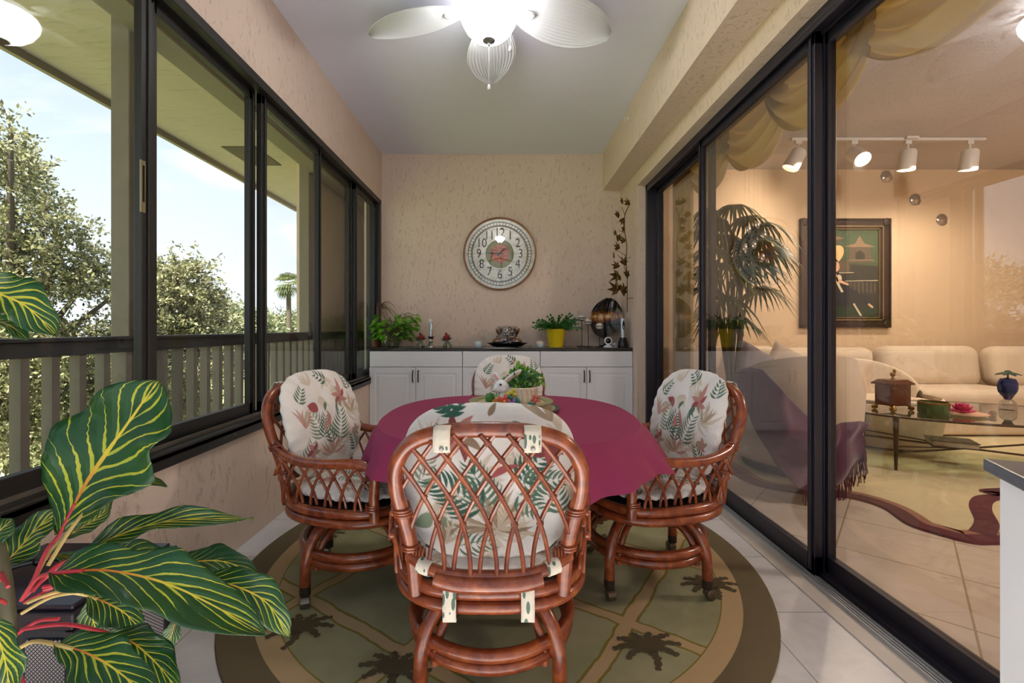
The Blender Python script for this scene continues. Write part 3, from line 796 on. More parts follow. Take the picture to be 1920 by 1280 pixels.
# crumpled green cabbage head and carrot on the left
def crumpled(parent, c, R, name, mat, seed, n=44):
    rr = random.Random(seed); m = MB()
    for i in range(n):
        d = Vector((rr.gauss(0, 1), rr.gauss(0, 1), rr.gauss(0, 1))).normalized()
        m.ball(Vector(c)+d*R*.82, (R*.3, R*.22, R*.1), 7, 5, d.to_track_quat('Z', 'Y').to_matrix() @ Matrix.Rotation(.6*rr.random(), 3, 'X'))
    m.ball(c, R*.85, 14, 10); return m.build(name, mat, parent)
crumpled(r, (PX-.103, PY-.03, Z0+.038), .026, 'glazed_cabbage', M('cabbage_green', '#3a7a35', .4, var=.3, scale=80), 4)
m = MB(); m.tube(catmull([(PX-.09, PY-.05, Z0+.028), (PX-.07, PY-.055, Z0+.031), (PX-.048, PY-.055, Z0+.035)], 4), [.004, .005, .006, .007, .008, .0085, .009, .0095, .0095], 10); m.build('glazed_carrot', M('carrot_orange', '#d0762c', .35), r)
def leaf_cloud(name, parent, spots, n, size, mat, seed, droop=.3, asp=.8, up=.35):
    """n small folded leaves spread over ball-shaped spots (x, y, z, r)"""
    g = np.random.default_rng(seed); sp = np.array(spots); pick = g.choice(len(sp), n, p=sp[:, 3]**2/np.sum(sp[:, 3]**2))
    d = g.normal(size=(n, 3)); d /= np.linalg.norm(d, axis=1)[:, None]
    rad = g.random(n)**.4
    P = sp[pick, :3]+d*(sp[pick, 3]*rad)[:, None]
    ax = d+g.normal(size=(n, 3))*.6; ax[:, 2] += up-droop; ax /= np.linalg.norm(ax, axis=1)[:, None]
    nr = np.cross(ax, g.normal(size=(n, 3))); nr /= np.linalg.norm(nr, axis=1)[:, None]
    nr[:, 2] = np.abs(nr[:, 2]); sd = np.cross(ax, nr); sd /= np.linalg.norm(sd, axis=1)[:, None]
    s = (size*g.uniform(.6, 1.3, n))[:, None]
    A = P; B = P+ax*s*.5+sd*s*asp*.5+nr*s*.12; Cc = P+ax*s; D = P+ax*s*.5-sd*s*asp*.5+nr*s*.12; E2 = P+ax*s*.5
    V = np.stack([A, B, Cc, D, E2], 1).reshape(-1, 3); b = np.arange(n)[:, None]*5
    Fq = np.concatenate([b+np.array([[0, 1, 4]]), b+np.array([[1, 2, 4]]), b+np.array([[2, 3, 4]]), b+np.array([[3, 0, 4]])])
    return npmesh(name, V, Fq, mat, parent)
def leaf_mat(name, c1, c2, c3, rough=.45, trans=.3):
    t = NT(name); g = t.n('ShaderNodeNewGeometry')
    c = t.ramp(g.outputs['Random Per Island'], [(.0, lin(c1)), (.5, lin(c2)), (1, lin(c3))])
    p = t.n('ShaderNodeBsdfPrincipled'); t.l(c, p.inputs['Base Color']); p.inputs['Roughness'].default_value = rough
    tr = t.n('ShaderNodeBsdfTranslucent'); t.l(c, tr.inputs[0]); mx = t.n('ShaderNodeMixShader'); mx.inputs[0].default_value = trans
    t.l(p.outputs[0], mx.inputs[1]); t.l(tr.outputs[0], mx.inputs[2]); t.l(mx.outputs[0], t.out.inputs[0]); return t.m
LG = leaf_mat('fresh_leaf', '#3f7d2c', '#6fa83c', '#a5c84a')
LG2 = leaf_mat('blue_green_leaf', '#2f6a4a', '#5f9a7a', '#8fb86a')
leaf_cloud('greenery', r, [(cx, PY, Z0+.115, .05), (cx-.035, PY-.02, Z0+.12, .04), (cx+.04, PY, Z0+.11, .045), (cx, PY, Z0+.14, .04), (cx-.01, PY+.0, Z0+.17, .018), (cx+.085, PY, Z0+.115, .02)], 520, .022, LG, 5)
leaf_cloud('trailing_leaf', r, [(cx, PY-.035, Z0+.115, .03), (cx-.03, PY-.03, Z0+.13, .03), (cx+.04, PY-.02, Z0+.135, .03)], 120, .022, LG2, 6)
# ------------------------------------------------------------------ buffet against the back wall
BZ = .92; FY = 4.52
m = MB(); m.box(-1.354, 1.264, 4.50, 4.964, BZ-.032, BZ); single(m, 'granite_countertop', GRANITE, 'dark granite worktop running over the three white cabinets', 'countertop', smooth=False, bevel=.004)
edges = [(-1.352, -.43), (-.427, .343), (.346, 1.262)]
HND = M('black_steel_handle', '#3b3a3c', .3, .8)
def raised_door(x0, x1, z0, z1, y, parent, hx=None, name='door'):
    m = MB(); m.box(x0+.002, x1-.002, y-.018, y, z0+.002, z1-.002)
    fr = .058
    def ring(a, b, ya, yb):
        X0, X1, Z0_, Z1 = x0+a, x1-a, z0+a, z1-a; x2, x3, z2, z3 = x0+b, x1-b, z0+b, z1-b
        vs = [(X0,ya,Z0_),(X1,ya,Z0_),(X1,ya,Z1),(X0,ya,Z1),(x2,yb,z2),(x3,yb,z2),(x3,yb,z3),(x2,yb,z3)]
        m.add(vs, [(0,1,5,4),(1,2,6,5),(2,3,7,6),(3,0,4,7)])
    y0 = y-.018
    ring(.002, .002, y0, y0-.006); ring(.002, fr, y0-.006, y0-.006); ring(fr, fr+.006, y0-.006, y0+.002); ring(fr+.006, fr+.014, y0+.002, y0+.002); ring(fr+.014, fr+.034, y0+.002, y0-.005)
    a = fr+.034; m.add([(x0+a,y0-.005,z0+a),(x1-a,y0-.005,z0+a),(x1-a,y0-.005,z1-a),(x0+a,y0-.005,z1-a)], [(0,1,2,3)])
    d = m.build(name, WHITE, parent, smooth=False)
    if hx is not None:
        m = MB(); zt = z1-.035
        m.tube(catmull([(hx, y0-.006, zt), (hx, y0-.028, zt-.006), (hx, y0-.034, zt-.055), (hx, y0-.028, zt-.104), (hx, y0-.006, zt-.11)], 5), .006, 8); m.build('handle', HND, d)
    return d
for k, (a, b) in enumerate(edges):
    lab = ['white cabinet at the window end of the row under the granite top', 'white cabinet in the middle of the row, behind the far rattan chair', 'white cabinet at the glass door end of the row under the granite top'][k]
    c = thing('white_cabinet', lab, 'cabinet', ((a+b)/2, FY+.2, 0), 'base cabinets along the back wall')
    m = MB(); m.box(a, b, FY+.002, 4.96, .1, BZ-.033); m.box(a, b, FY+.06, 4.96, 0.001, .1); m.build('cabinet_body', WHITE, c, smooth=False)
    m = MB(); m.box(a+.002, b-.002, FY-.018, FY, .732, BZ-.036); m.build('drawer_front', WHITE, c, smooth=False, bevel=.003)
    mid = (a+b)/2; raised_door(a, mid, .105, .728, FY, c, mid-.027); raised_door(mid, b, .105, .728, FY, c, mid+.027)

# helper for things standing on the worktop: place from photo column at a given depth
def cx_(px, Y): return (px-CX)*Y/F
YB = 4.72
# pothos
x0 = cx_(735, YB); p = thing('pothos_plant', 'bushy green pothos spilling over the worktop by the window', 'plant', (x0, YB, BZ))
m = MB(); m.lathe([(0, 0), (.07, 0), (.10, .08), (.105, .13), (.098, .13), (.09, .1), (0, .1)], (x0, YB, BZ), 24); m.build('pot', glass('clear_pot_glass', (.75,.8,.72,1), 2, .1), p)
g = random.Random(3); st = MB(); pl = MB()
def heart_leaf(mb, base, d, up, L, W, curl=.25):
    d = Vector(d).normalized(); side = d.cross(Vector(up)).normalized(); n = side.cross(d).normalized()
    prof = [(0, 0), (.06, .30), (.2, .48), (.4, .5), (.62, .38), (.82, .18), (1, 0)]
    b = Vector(base); vs = []
    for s_, w_ in prof:
        c = b+d*L*s_-n*curl*L*s_*s_; back = -d*L*.10*(1 if s_ == .06 else 0)
        vs += [c+side*W*w_+n*W*w_*.25+back, c, c-side*W*w_+n*W*w_*.25+back]
    fs = []
    for i in range(len(prof)-1):
        a = i*3; fs += [(a, a+3, a+4, a+1), (a+1, a+4, a+5, a+2)]
    mb.add(vs, fs)
for i in range(150):
    a = g.uniform(0, 2*PI); ph = g.uniform(-.5, 1.2); R = g.uniform(.09, .22)
    q = Vector((x0+R*math.cos(a)*1.15, YB+R*math.sin(a)*.75, BZ+.15+R*math.sin(ph)*.95))
    q.z = max(q.z, BZ+.03); q.y = min(q.y, 4.93); q.x = max(q.x, -1.33)
    L = g.uniform(.06, .095); d = Vector((math.cos(a), math.sin(a)*.6-.5, g.uniform(-.7, .3)))
    if q.z < BZ+.09: d.z = abs(d.z)*.3+.1
    heart_leaf(pl, q, d, (0, -.3, 1), L, L*.75)
    if i % 2: st.tube(catmull([(x0+.3*(q.x-x0)*.3, YB, BZ+.09), (x0+.6*(q.x-x0), YB+.5*(q.y-YB), q.z+.02), q], 4), .0025, 5)
pl.build('leaf', leaf_mat('pothos_leaf', '#3c7a1c', '#5fa32c', '#8fc540', .3), p)['kind'] = 'stuff'
st.build('stem', M('pothos_stem', '#6d6a3a', .6), p)
# dried dracaena
xd = cx_(706, 4.8); p = thing('dracaena_plant', 'thin brown spiky dracaena rising behind the pothos in the corner', 'plant', (xd, 4.8, BZ))
m = MB(); m.lathe([(0, 0), (.04, 0), (.055, .1), (.048, .1), (0, .09)], (xd, 4.8, BZ), 20); m.build('pot', M('clay_pot', '#6c4632', .8), p)
m = MB(); m.tube(catmull([(xd, 4.8, BZ+.09), (xd+.01, 4.8, BZ+.25), (xd+.02, 4.8, BZ+.42)], 5), .012, 8); m.tube(catmull([(xd+.005, 4.8, BZ+.2), (xd+.03, 4.79, BZ+.3), (xd+.035, 4.79, BZ+.38)], 5), .007, 8); m.build('trunk', M('brown_trunk', '#4b3226', .8), p)
m = MB(); g = random.Random(9)
for i in range(38):
    a = g.uniform(0, 2*PI); L = g.uniform(.16, .30); b = Vector((xd+.02, 4.8, BZ+.41)); e = g.uniform(.3, 1.3)
    def fx(s, a=a, L=L, b=b, e=e): return b+Vector((math.cos(a)*L*s, math.sin(a)*L*s*.45, L*(e*s-1.25*s*s)))
    P = [fx(k/8) for k in range(9)]; P = [Vector((max(q.x, -1.34), min(q.y, 4.94), q.z)) for q in P]
    m.tube(P, [.0035*(1-k/8)+.0006 for k in range(9)], 4)
m.build('spiky_leaf', M('dry_leaf', '#5d4a38', .6, var=.3), p)['kind'] = 'stuff'

def figurine(px, label, seed):
    x = cx_(px, YB); p = thing('bird_figurine', label, 'figurine', (x, YB, BZ), 'small red flowered figurines on the worktop')
    g = random.Random(seed); m = MB()
    for i in range(3): a = i*2.1+seed; m.tube(catmull([(x+.045*math.cos(a), YB+.02*math.sin(a), BZ+.005), (x+.02*math.cos(a), YB, BZ+.045), (x, YB, BZ+.08)], 4), [.016-.001*k for k in range(9)], 8)
    m.build('base', M('mossy_bark', '#6f7a68', .8, var=.4, scale=90), p)
    m = MB(); m.ball((x, YB-.01, BZ+.105), (.022, .02, .03), 12, 8); m.ball((x-.008, YB-.015, BZ+.135), (.013, .012, .014), 10, 8)
    for i in range(6): a = i*1.05+seed; m.ball((x+.024*math.cos(a), YB-.02, BZ+.10+.022*math.sin(a)), (.015, .006, .009), 8, 5, Matrix.Rotation(-a, 3, 'Y'))
    m.build('flower', M('red_petal', '#8e1f22', .6, var=.3, scale=90), p)
    m = MB()
    for i in range(6): a = .6+i*.5; heart_leaf(m, (x, YB, BZ+.07), (math.cos(a)*1.0, -.2, math.sin(a)*.7), (0, -1, .3), .065, .022)
    m.build('leaf', M('dark_leaf', '#34503c', .6), p)
figurine(790, 'red figurine with green leaves standing between the pothos and the candlestick', 1)
figurine(838, 'red figurine with green leaves standing right of the silver candlestick', 4)
x = cx_(808, YB); p = thing('candlestick', 'silver candlestick with a tall glass taper between the red figurines', 'candlestick', (x, YB, BZ))
m = MB(); m.lathe([(0, 0), (.045, 0), (.045, .006), (.03, .018), (.016, .04), (.024, .052), (.012, .06), (.012, .075), (.022, .085), (.03, .098), (.036, .108), (.02, .106), (.0, .1)], (x, YB, BZ), 28); m.build('stem', M('mirror_silver', '#c9cdd0', .08, 1), p)
m = MB(); m.lathe([(0, .1), (.018, .1), (.018, .255), (.015, .262), (0, .262)], (x, YB, BZ), 20); c = m.build('candle', M('silver_candle', '#aeb6ba', .15, .8), p)
m = MB(); m.tube(catmull([(x+.01, YB, BZ+.262), (x-.01, YB, BZ+.285), (x-.022, YB, BZ+.27), (x-.02, YB, BZ+.255)], 5), .006, 8); m.ball((x, YB, BZ+.268), .017, 12, 8); m.build('wax_top', M('white_wax', '#e9e7e4', .5), c)
for px, col, lab in ((897, '#c9d8dc', 'pale blue candle jar on the worktop left of the black tray'), (1012, '#d9cfc2', 'cream candle jar on the worktop right of the black tray')):
    x = cx_(px, YB); p = thing('candle_jar', lab, 'candle', (x, YB, BZ), 'small candle jars on the worktop')
    m = MB(); m.lathe([(0, 0), (.036, 0), (.04, .006), (.04, .05), (.034, .058), (0, .058)], (x, YB, BZ), 26); m.build('jar', M('frosted_jar', '#c3d2dc', .3), p)
    m = MB(); m.lathe([(.0402, .03), (.0405, .05), (.035, .059), (.01, .061), (0, .066)], (x, YB, BZ), 26); m.build('wax', M('wax_fill', col, .5), p)
WIRE = M('thin_copper_wire', '#a98f7c', .35, .7)
for px, lab, sp in ((905, 'spiral wire ornament standing behind the blue candle jar', 0), (1020, 'looped wire ornament standing behind the cream candle jar', 1)):
    x = cx_(px, 4.85); m = MB(); m.tube([(x+.03*math.cos(a), 4.85+.02*math.sin(a), BZ+.002) for a in np.linspace(0, 2*PI, 17)[:-1]], .0018, 5, True)
    m.tube([(x+.03, 4.85, BZ), (x+.01, 4.85, BZ+.10), (x+.02, 4.85, BZ+.16)], .0018, 5)
    for k in range(4):
        a0 = k*.9; R = .05+.008*k
        m.tube(catmull([(x+.02+R*math.cos(a0+s)*(1-s*.15), 4.85, BZ+.13+R*.9*math.sin(a0+s)*(1-s*.15)) for s in np.linspace(0, 2.4, 6)], 4), .0016, 5)
    single(m, 'wire_ornament', WIRE, lab, 'ornament', 'wire ornaments behind the candle jars')
# tray with its glass jar and silver baubles
x = cx_(951, YB); TRY = M('black_lacquer', '#14161f', .15)
m = MB(); m.lathe([(0, 0), (.15, 0), (.185, .02), (.215, .034), (.213, .037), (.18, .026), (.15, .008), (0, .008)], (x, YB, BZ+.006), 44, sy=.72); m.lathe([(0,0),(.12,0),(.12,.008),(0,.008)], (x, YB, BZ), 30, sy=.7)
single(m, 'serving_tray', TRY, 'round black lacquer tray with upturned rim in the middle of the worktop', 'tray')
GJ = glass('clear_jar_glass', (.93,.95,.96,1), 3, .06)
p = thing('glass_jar', 'clear square-shouldered glass jar of shiny baubles standing on the black tray', 'jar', (x, YB, BZ+.016))
m = MB(); m.lathe([(0, 0), (.085, 0), (.09, .01), (.09, .17), (.10, .185), (.098, .187), (.085, .172), (.085, .012), (0, .006)], (x, YB, BZ+.016), 30); m.build('jar_body', GJ, p)
m = MB(); m.lathe([(.11, .188), (.115, .19), (.1, .2), (.03, .205), (0, .205)], (x, YB, BZ+.016), 30); m.build('lid', GJ, p)
SIL = M('polished_silver', '#c8c2c6', .1, 1); GOLDS = M('rose_silver', '#b08d80', .14, 1)
g = random.Random(12)
for k in range(16):
    a = g.uniform(0, 6.28); R = .055*math.sqrt(g.random()); z = BZ+.045+.028*(k//3)
    m = MB(); m.ball((x+R*math.cos(a), YB+R*math.sin(a)-.01, z), .024, 12, 9)
    single(m, 'bauble', SIL if k % 3 else GOLDS, 'shiny silver bauble lying inside the clear glass jar on the tray', 'bauble', 'baubles in the glass jar')
for dx, dz, lab in ((-.105, 0, 'round silver lidded pot left of the jar on the black tray'), (.10, 0, 'round silver lidded pot right of the jar on the black tray')):
    p = thing('silver_pot', lab, 'pot', (x+dx, YB-.03, BZ+.022), 'silver lidded pots on the tray'); c = (x+dx, YB-.03, BZ+.022)
    m = MB(); m.lathe([(0, 0), (.03, 0), (.052, .018), (.056, .034), (.05, .044)], c, 26); m.build('bowl', SIL, p)
    m = MB(); m.lathe([(.053, .042), (.05, .05), (.03, .066), (.01, .074), (.008, .082), (.012, .09), (0, .097)], c, 26); m.build('lid', GOLDS, p)
for dx, lab in ((-.085, 'silver goblet behind the left silver pot on the tray'), (.095, 'dark silver goblet behind the right silver pot on the tray')):
    c = (x+dx, YB+.055, BZ+.022); m = MB(); m.lathe([(0, 0), (.03, 0), (.03, .004), (.006, .012), (.006, .09), (.02, .11), (.036, .14), (.036, .17), (.033, .17), (.02, .12), (0, .11)], c, 22)
    single(m, 'goblet', GOLDS, lab, 'goblet', 'goblets on the tray')
# Christmas cactus in a yellow pot
x = cx_(1042, YB); p = thing('potted_cactus', 'arching green cactus plant in a bright yellow pot on the worktop', 'plant', (x, YB, BZ))
m = MB(); m.lathe([(0, 0), (.072, 0), (.10, .185), (.102, .187), (.096, .187), (.09, .16), (0, .15)], (x, YB, BZ), 36); m.build('pot', M('yellow_glaze_pot', '#dfc31a', .4, var=.03), p)
m = MB(); g = random.Random(21)
for i in range(110):
    a = g.uniform(0, 2*PI); L = g.uniform(.12, .25); e = g.uniform(.25, 1.5); pt = Vector((x+.05*math.cos(a), YB+.05*math.sin(a), BZ+.17)); d = Vector((math.cos(a), math.sin(a)*.7, e)).normalized(); seg = L/5
    for k in range(5):
        nx = pt+d*seg; sd = d.cross(Vector((0, -1, .2))).normalized()
        vs = [pt, pt+d*seg*.45+sd*.008, pt+d*seg*.8+sd*.011, nx, pt+d*seg*.8-sd*.011, pt+d*seg*.45-sd*.008]
        off = Vector((0, -.003, 0)); m.add(vs+[v+off for v in vs], [(0,1,2,3,4,5), (11,10,9,8,7,6)]+[(q, (q+1) % 6, 6+(q+1) % 6, 6+q) for q in range(6)])
        pt = nx; d = (d+Vector((math.cos(a)*.10, 0, -.16))).normalized()
m.build('foliage', leaf_mat('cactus_leaf', '#1c4716', '#2a631e', '#417f2e', .4, .1), p, smooth=False)
# three bird-topped candle stands
for px, py, yy, lab in ((1091, 597, 4.80, 'tallest of the iron stands holding a round white candle cup'), (1103, 605, 4.72, 'middle-height iron stand holding a round white candle cup'), (1124, 613, 4.62, 'shortest iron stand holding a round white candle cup, before the dark glass disc')):
    x = cx_(px, yy); z = at(px, py, yy).z; p = thing('candle_stand', lab, 'candle holder', (x, yy, BZ), 'slim iron candle stands on the worktop')
    m = MB(); m.lathe([(0, 0), (.05, 0), (.05, .004), (.01, .008), (0, .008)], (x, yy, BZ), 24); m.tube([(x, yy, BZ), (x, yy, z-.02)], .0035, 8); m.lathe([(0, -.004), (.03, -.002), (.036, .004)], (x, yy, z-.022), 20); m.build('iron_stem', M('black_iron', '#2a2622', .5, .5), p)
    m = MB(); m.lathe([(0, 0), (.026, .002), (.038, .02), (.04, .032), (.032, .05), (.018, .06), (0, .064)], (x, yy, z-.02), 26); m.cur = 1; m.lathe([(.0405, .024), (.0412, .028), (.0405, .032)], (x, yy, z-.02), 26); m.build('candle_cup', [M('stone_white', '#cfc9bf', .5), M('dark_seam', '#2b2a2a', .5)], p)
# iridescent dark disc
c = at(1136, 597, 4.85); DZC = c.z-BZ+.02
def fire_mat():
    t = NT('dark_flame_glass'); co = t.coord(); n = t.noise(t.mapping(co, (14, 14, 5)), 1.3, 6, .7, 1.2)
    sep = t.n('ShaderNodeSeparateXYZ'); t.l(co, sep.inputs[0])
    band = t.math('SUBTRACT', 1, t.math('MULTIPLY', t.math('ABSOLUTE', t.math('SUBTRACT', sep.outputs[2], DZC)), 6.5), clamp=True)
    f = t.math('MULTIPLY', t.math('ADD', n, .10), band)
    t.pr(t.ramp(f, [(.30, lin('#0e0d10')), (.42, lin('#5a2a16')), (.52, lin('#c07a2a')), (.62, lin('#e8d0a0'))]), .08); return t.m
m = MB(); pr = [(0, 0)]
N = 64; vs = []; out = []
for k in range(N):
    a = 2*PI*k/N; R = .195*(1+.06*math.sin(a*2+.6)+.10*math.exp(-((a-5.2)/.28)**2)*-1+.05*math.exp(-((a-1.25)/.35)**2)); out.append((R*.86*math.cos(a), R*1.10*math.sin(a)))
rings = [1, .9, .6, .3]
for j, q in enumerate(rings):
    for (a, b) in out: vs.append((c.x+a*q, c.y-.03*q*q+.0, c.z+b*q))
vs.append((c.x, c.y, c.z)); b = len(vs)
vs2 = [(v[0], v[1]+.010, v[2]) for v in vs]
fs = [(j*N+k, j*N+(k+1) % N, (j+1)*N+(k+1) % N, (j+1)*N+k) for j in range(3) for k in range(N)]+[(3*N+k, 3*N+(k+1) % N, 4*N) for k in range(N)]
m.add(vs+vs2, fs+[tuple(i+b for i in reversed(f)) for f in fs]+[(k, (k+1) % N, b+(k+1) % N, b+k) for k in range(N)])
m.tube(catmull([(c.x+.05, c.y-.03, c.z+.19), (c.x+.0, c.y-.05, c.z+.205), (c.x-.07, c.y-.045, c.z+.16), (c.x-.12, c.y-.03, c.z+.08)], 6), .013, 8)
m.box(c.x-.06, c.x+.06, c.y-.04, c.y+.03, BZ, BZ+.015); m.box(c.x-.02, c.x+.02, c.y-.005, c.y+.012, BZ, c.z-.15)
single(m, 'glass_disc', fire_mat(), 'large dark oval glass disc with amber streaks standing on the worktop', 'ornament')
# small white gadget, white tray and silver opener
x = cx_(1140, 4.56); p = thing('desk_camera', 'small round white camera with a dark lens on the worktop edge', 'camera', (x, 4.56, BZ))
m = MB(); m.lathe([(0, 0), (.045, 0), (.047, .008), (.03, .02), (.014, .03), (.012, .045)], (x, 4.56, BZ), 26); m.lathe([(0, .012), (.036, .012), (.04, .004), (.04, -.012), (.034, -.018), (.028, -.016)], (x, 4.56, BZ+.068), 28, 'Y'); m.build('body', WHITE, p)
m = MB(); m.lathe([(.028, -.006), (.029, -.016), (.02, -.019), (0, -.021)], (x, 4.56, BZ+.068), 24, 'Y'); m.build('lens', BLACK, p)
x = cx_(1155, 4.6); m = MB(); m.lathe([(0, 0), (.04, 0), (.048, .02), (.045, .02), (.036, .006), (0, .006)], (x, 4.66, BZ), 22); m.ball((x, 4.66, BZ+.03), (.03, .02, .015), 10, 8)
single(m, 'trinket_dish', M('lilac_glass', '#d3cfe0', .2), 'small pale dish between the white camera and the silver opener', 'dish')
x = cx_(1168, 4.6); p = thing('bottle_opener', 'tall silver electric bottle opener on a black charging base', 'opener', (x, 4.6, BZ))
m = MB(); m.lathe([(0, 0), (.05, 0), (.052, .02), (.045, .07), (.034, .1), (.02, .1), (0, .06)], (x, 4.6, BZ), 28); m.build('charging_base', BLACK, p)
m = MB(); m.lathe([(0, .03), (.026, .03), (.0265, .15), (.028, .27), (.025, .295), (.018, .297), (0, .28)], (x, 4.6, BZ), 28); b_ = m.build('opener_body', M('satin_silver', '#b9bfc6', .3, .8), p)
m = MB(); m.lathe([(0, -.003), (.012, -.002), (.012, .002)], (x-.001, 4.573, BZ+.225), 18, 'Y', sy=4.0); m.build('control_panel', BLACK, b_)
m = MB(); m.lathe([(0, -.004), (.005, -.003), (.005, .002)], (x-.001, 4.57, BZ+.205), 14, 'Y', sy=3); m.build('button', STEEL, b_)

# ------------------------------------------------------------------ gilt leaf branch on the wall
GILT = M('antique_gilt', '#5f4a22', .38, .75, var=.3, scale=30)
br = [at(1176, 585, 4.50), at(1176, 560, 4.50), at(1176, 520, 4.49), at(1174, 490, 4.49), at(1175, 460, 4.50), at(1171, 430, 4.49), at(1172, 402, 4.50), at(1180, 384, 4.49)]
p = thing('gilt_branch', 'gilded metal branch with maple-shaped leaves hanging above the dark glass disc in the corner', 'wall decoration', br[0])
m = MB(); m.tube(catmull(br, 6), .0045, 7)
m.tube(catmull([at(1175,520,4.49), at(1168,490,4.47), at(1158,478,4.48)], 5), .003, 6); m.tube(catmull([at(1174,480,4.49), at(1163,472,4.47), at(1154,468,4.48)], 5), .003, 6)
for a, b in (((1172,405),(1166,388)), ((1171,436),(1160,432)), ((1174,485),(1183,482)), ((1172,455),(1164,440)), ((1175,545),(1160,530))): m.tube([at(*a, 4.49), at(*b, 4.47)], .0025, 6)
m.tube([at(1176,560,4.50), Vector((1.266, 4.50, at(1176,560,4.50).z+.01))], .003, 6); m.build('twig', GILT, p)
def maple(px, py, sz, rot, tilt):
    sz *= 1.35
    m = MB(); c = at(px, py, 4.47); out = []
    lob = [(0, 1.0), (.35, .45), (.75, .85), (1.15, .40), (1.6, .62), (2.2, .35), (PI, .18)]
    pts = lob+[(2*PI-a, r_) for a, r_ in reversed(lob[1:-1])]
    R = Matrix.Rotation(tilt, 3, 'Z') @ Matrix.Rotation(rot, 3, 'Y')
    vs = [c]+[c+R@Vector((sz*r_*math.sin(a), (-.15 if i % 2 else .12)*sz*r_, sz*r_*math.cos(a))) for i, (a, r_) in enumerate(pts)]
    n = len(pts); o = Vector((0, .003, 0)); N = n+1
    m.add(vs+[v+o for v in vs], [(0, 1+(k+1) % n, 1+k) for k in range(n)]+[(N, N+1+k, N+1+(k+1) % n) for k in range(n)]+[(1+k, 1+(k+1) % n, N+1+(k+1) % n, N+1+k) for k in range(n)])
    m.build('leaf', GILT, p, smooth=False)
for q in ((1166,379,.045,.3,.9),(1177,382,.05,-.2,.5),(1157,404,.05,.5,.6),(1166,412,.05,2.6,.5),(1168,427,.045,2.8,.9),(1154,438,.04,-.5,.8),(1158,446,.05,1.4,.3),(1169,452,.045,-.6,.4),(1158,465,.055,-.3,.6),(1151,482,.045,.2,1.1),(1169,493,.06,.4,.4),(1156,500,.055,-.4,.3),(1158,516,.08,-2.2,.3),(1174,515,.055,.8,.5),(1157,543,.09,-.8,.2),(1167,545,.08,1.0,.6)): maple(*q)

# ------------------------------------------------------------------ wall clock
c = at(937, 475, 4.93); c.y = 4.965; R0 = .398
def dial_mat():
    t = NT('clock_dial_silver'); co = t.coord(); sep = t.n('ShaderNodeSeparateXYZ'); t.l(co, sep.inputs[0])
    z = sep.outputs[2]; ln = t.math('GREATER_THAN', t.math('ABSOLUTE', t.math('SUBTRACT', t.math('FRACT', t.math('DIVIDE', z, .088)), .5)), .488)
    n = t.noise(co, 14, 5, .7); base = t.ramp(n, [(.3, lin('#aba799')), (.7, lin('#d6d3c8'))])
    t.pr(t.mix(ln, base, lin('#4a4c50')), .32, .35); return t.m
p = thing('wall_clock', 'large round wall clock with copper rim and orange flower centre', 'clock', (c.x, c.y, c.z))
m = MB(); m.lathe([(R0-.03, -.006), (R0-.004, -.006), (R0, -.03), (R0-.006, -.042), (R0-.016, -.038), (R0-.018, -.02)], c, 72, 'Y'); m.build('rim', M('copper_rim', '#9a6a48', .3, .8), p)
m = MB(); m.lathe([(0, -.012), (R0-.015, -.012), (R0-.015, -.004), (0, -.004)], c, 72, 'Y'); m.build('dial', dial_mat(), p)
CP = lambda x, y, z: (c.x+x, c.y-.0135-z, c.z+y)
INK = M('clock_ink', '#2c241e', .6)
m = MB()
for rr in (.345, .310, .300): m.tube([(c.x+rr*math.cos(a), c.y-.0125, c.z+rr*math.sin(a)) for a in np.linspace(0, 2*PI, 97)[:-1]], .0034, 4, True)
for k in range(60):
    a = 2*PI*k/60; m.obox((c.x+.328*math.cos(a), c.y-.0125, c.z+.328*math.sin(a)), (.034, .003, .005), ry=-a)
for k in range(48):
    a = 2*PI*k/48; m.obox((c.x+.275*math.cos(a), c.y-.0125, c.z+.275*math.sin(a)), (.010, .003, .004), ry=-a+.6)
tk = m.build('minute_track', INK, p, smooth=False)
for h in range(1, 13):
    a = PI/2-h*PI/6; m = MB(); ox, oz = .228*math.cos(a), .228*math.sin(a)
    text_mb(m, str(h), .14, lambda x, y, z: CP(x*.82+ox, y+oz, z), .003); m.build('numeral', INK, p, smooth=False)
m = MB(); m.lathe([(0, -.013), (.155, -.013), (.15, -.022), (0, -.03)], c, 48, 'Y')
def bloom_mat():
    t = NT('orange_bloom'); co = t.coord(); sep = t.n('ShaderNodeSeparateXYZ'); t.l(co, sep.inputs[0])
    r_ = t.math('SQRT', t.math('ADD', t.math('MULTIPLY', sep.outputs[0], sep.outputs[0]), t.math('MULTIPLY', sep.outputs[2], sep.outputs[2])))
    n = t.noise(co, 34, 5, .75, 2.5); k = t.math('ADD', r_, t.math('MULTIPLY', t.math('SUBTRACT', n, .5), .07))
    fl = t.ramp(n, [(.40, lin('#4a1a10')), (.48, lin('#b8440f')), (.60, lin('#e8843a'))])
    t.pr(t.mix(t.math('LESS_THAN', k, .102), t.ramp(n, [(.3, lin('#6d6a28')), (.7, lin('#8f8a42'))]), fl), .3); return t.m
m.build('flower_medallion', bloom_mat(), p)
for ang, L, w_ in ((PI/2-2*PI*(1.5/12), .085, .007), (PI/2-2*PI*(45.5/60)*1, .15, .006)):
    m = MB(); d = Vector((math.cos(ang), 0, math.sin(ang))); m.tube([c+Vector((0, -.034, 0))-d*.03, c+Vector((0, -.034, 0))+d*L*.7, c+Vector((0, -.034, 0))+d*L], [w_, w_, .001], 6); m.build('hand', INK, p)
m = MB(); m.lathe([(R0-.012, -.034), (.30, -.044), (.15, -.052), (0, -.055)], c, 72, 'Y'); m.build('glass_cover', glass('clock_glass', (1,1,1,1), 1.2, .05), p)

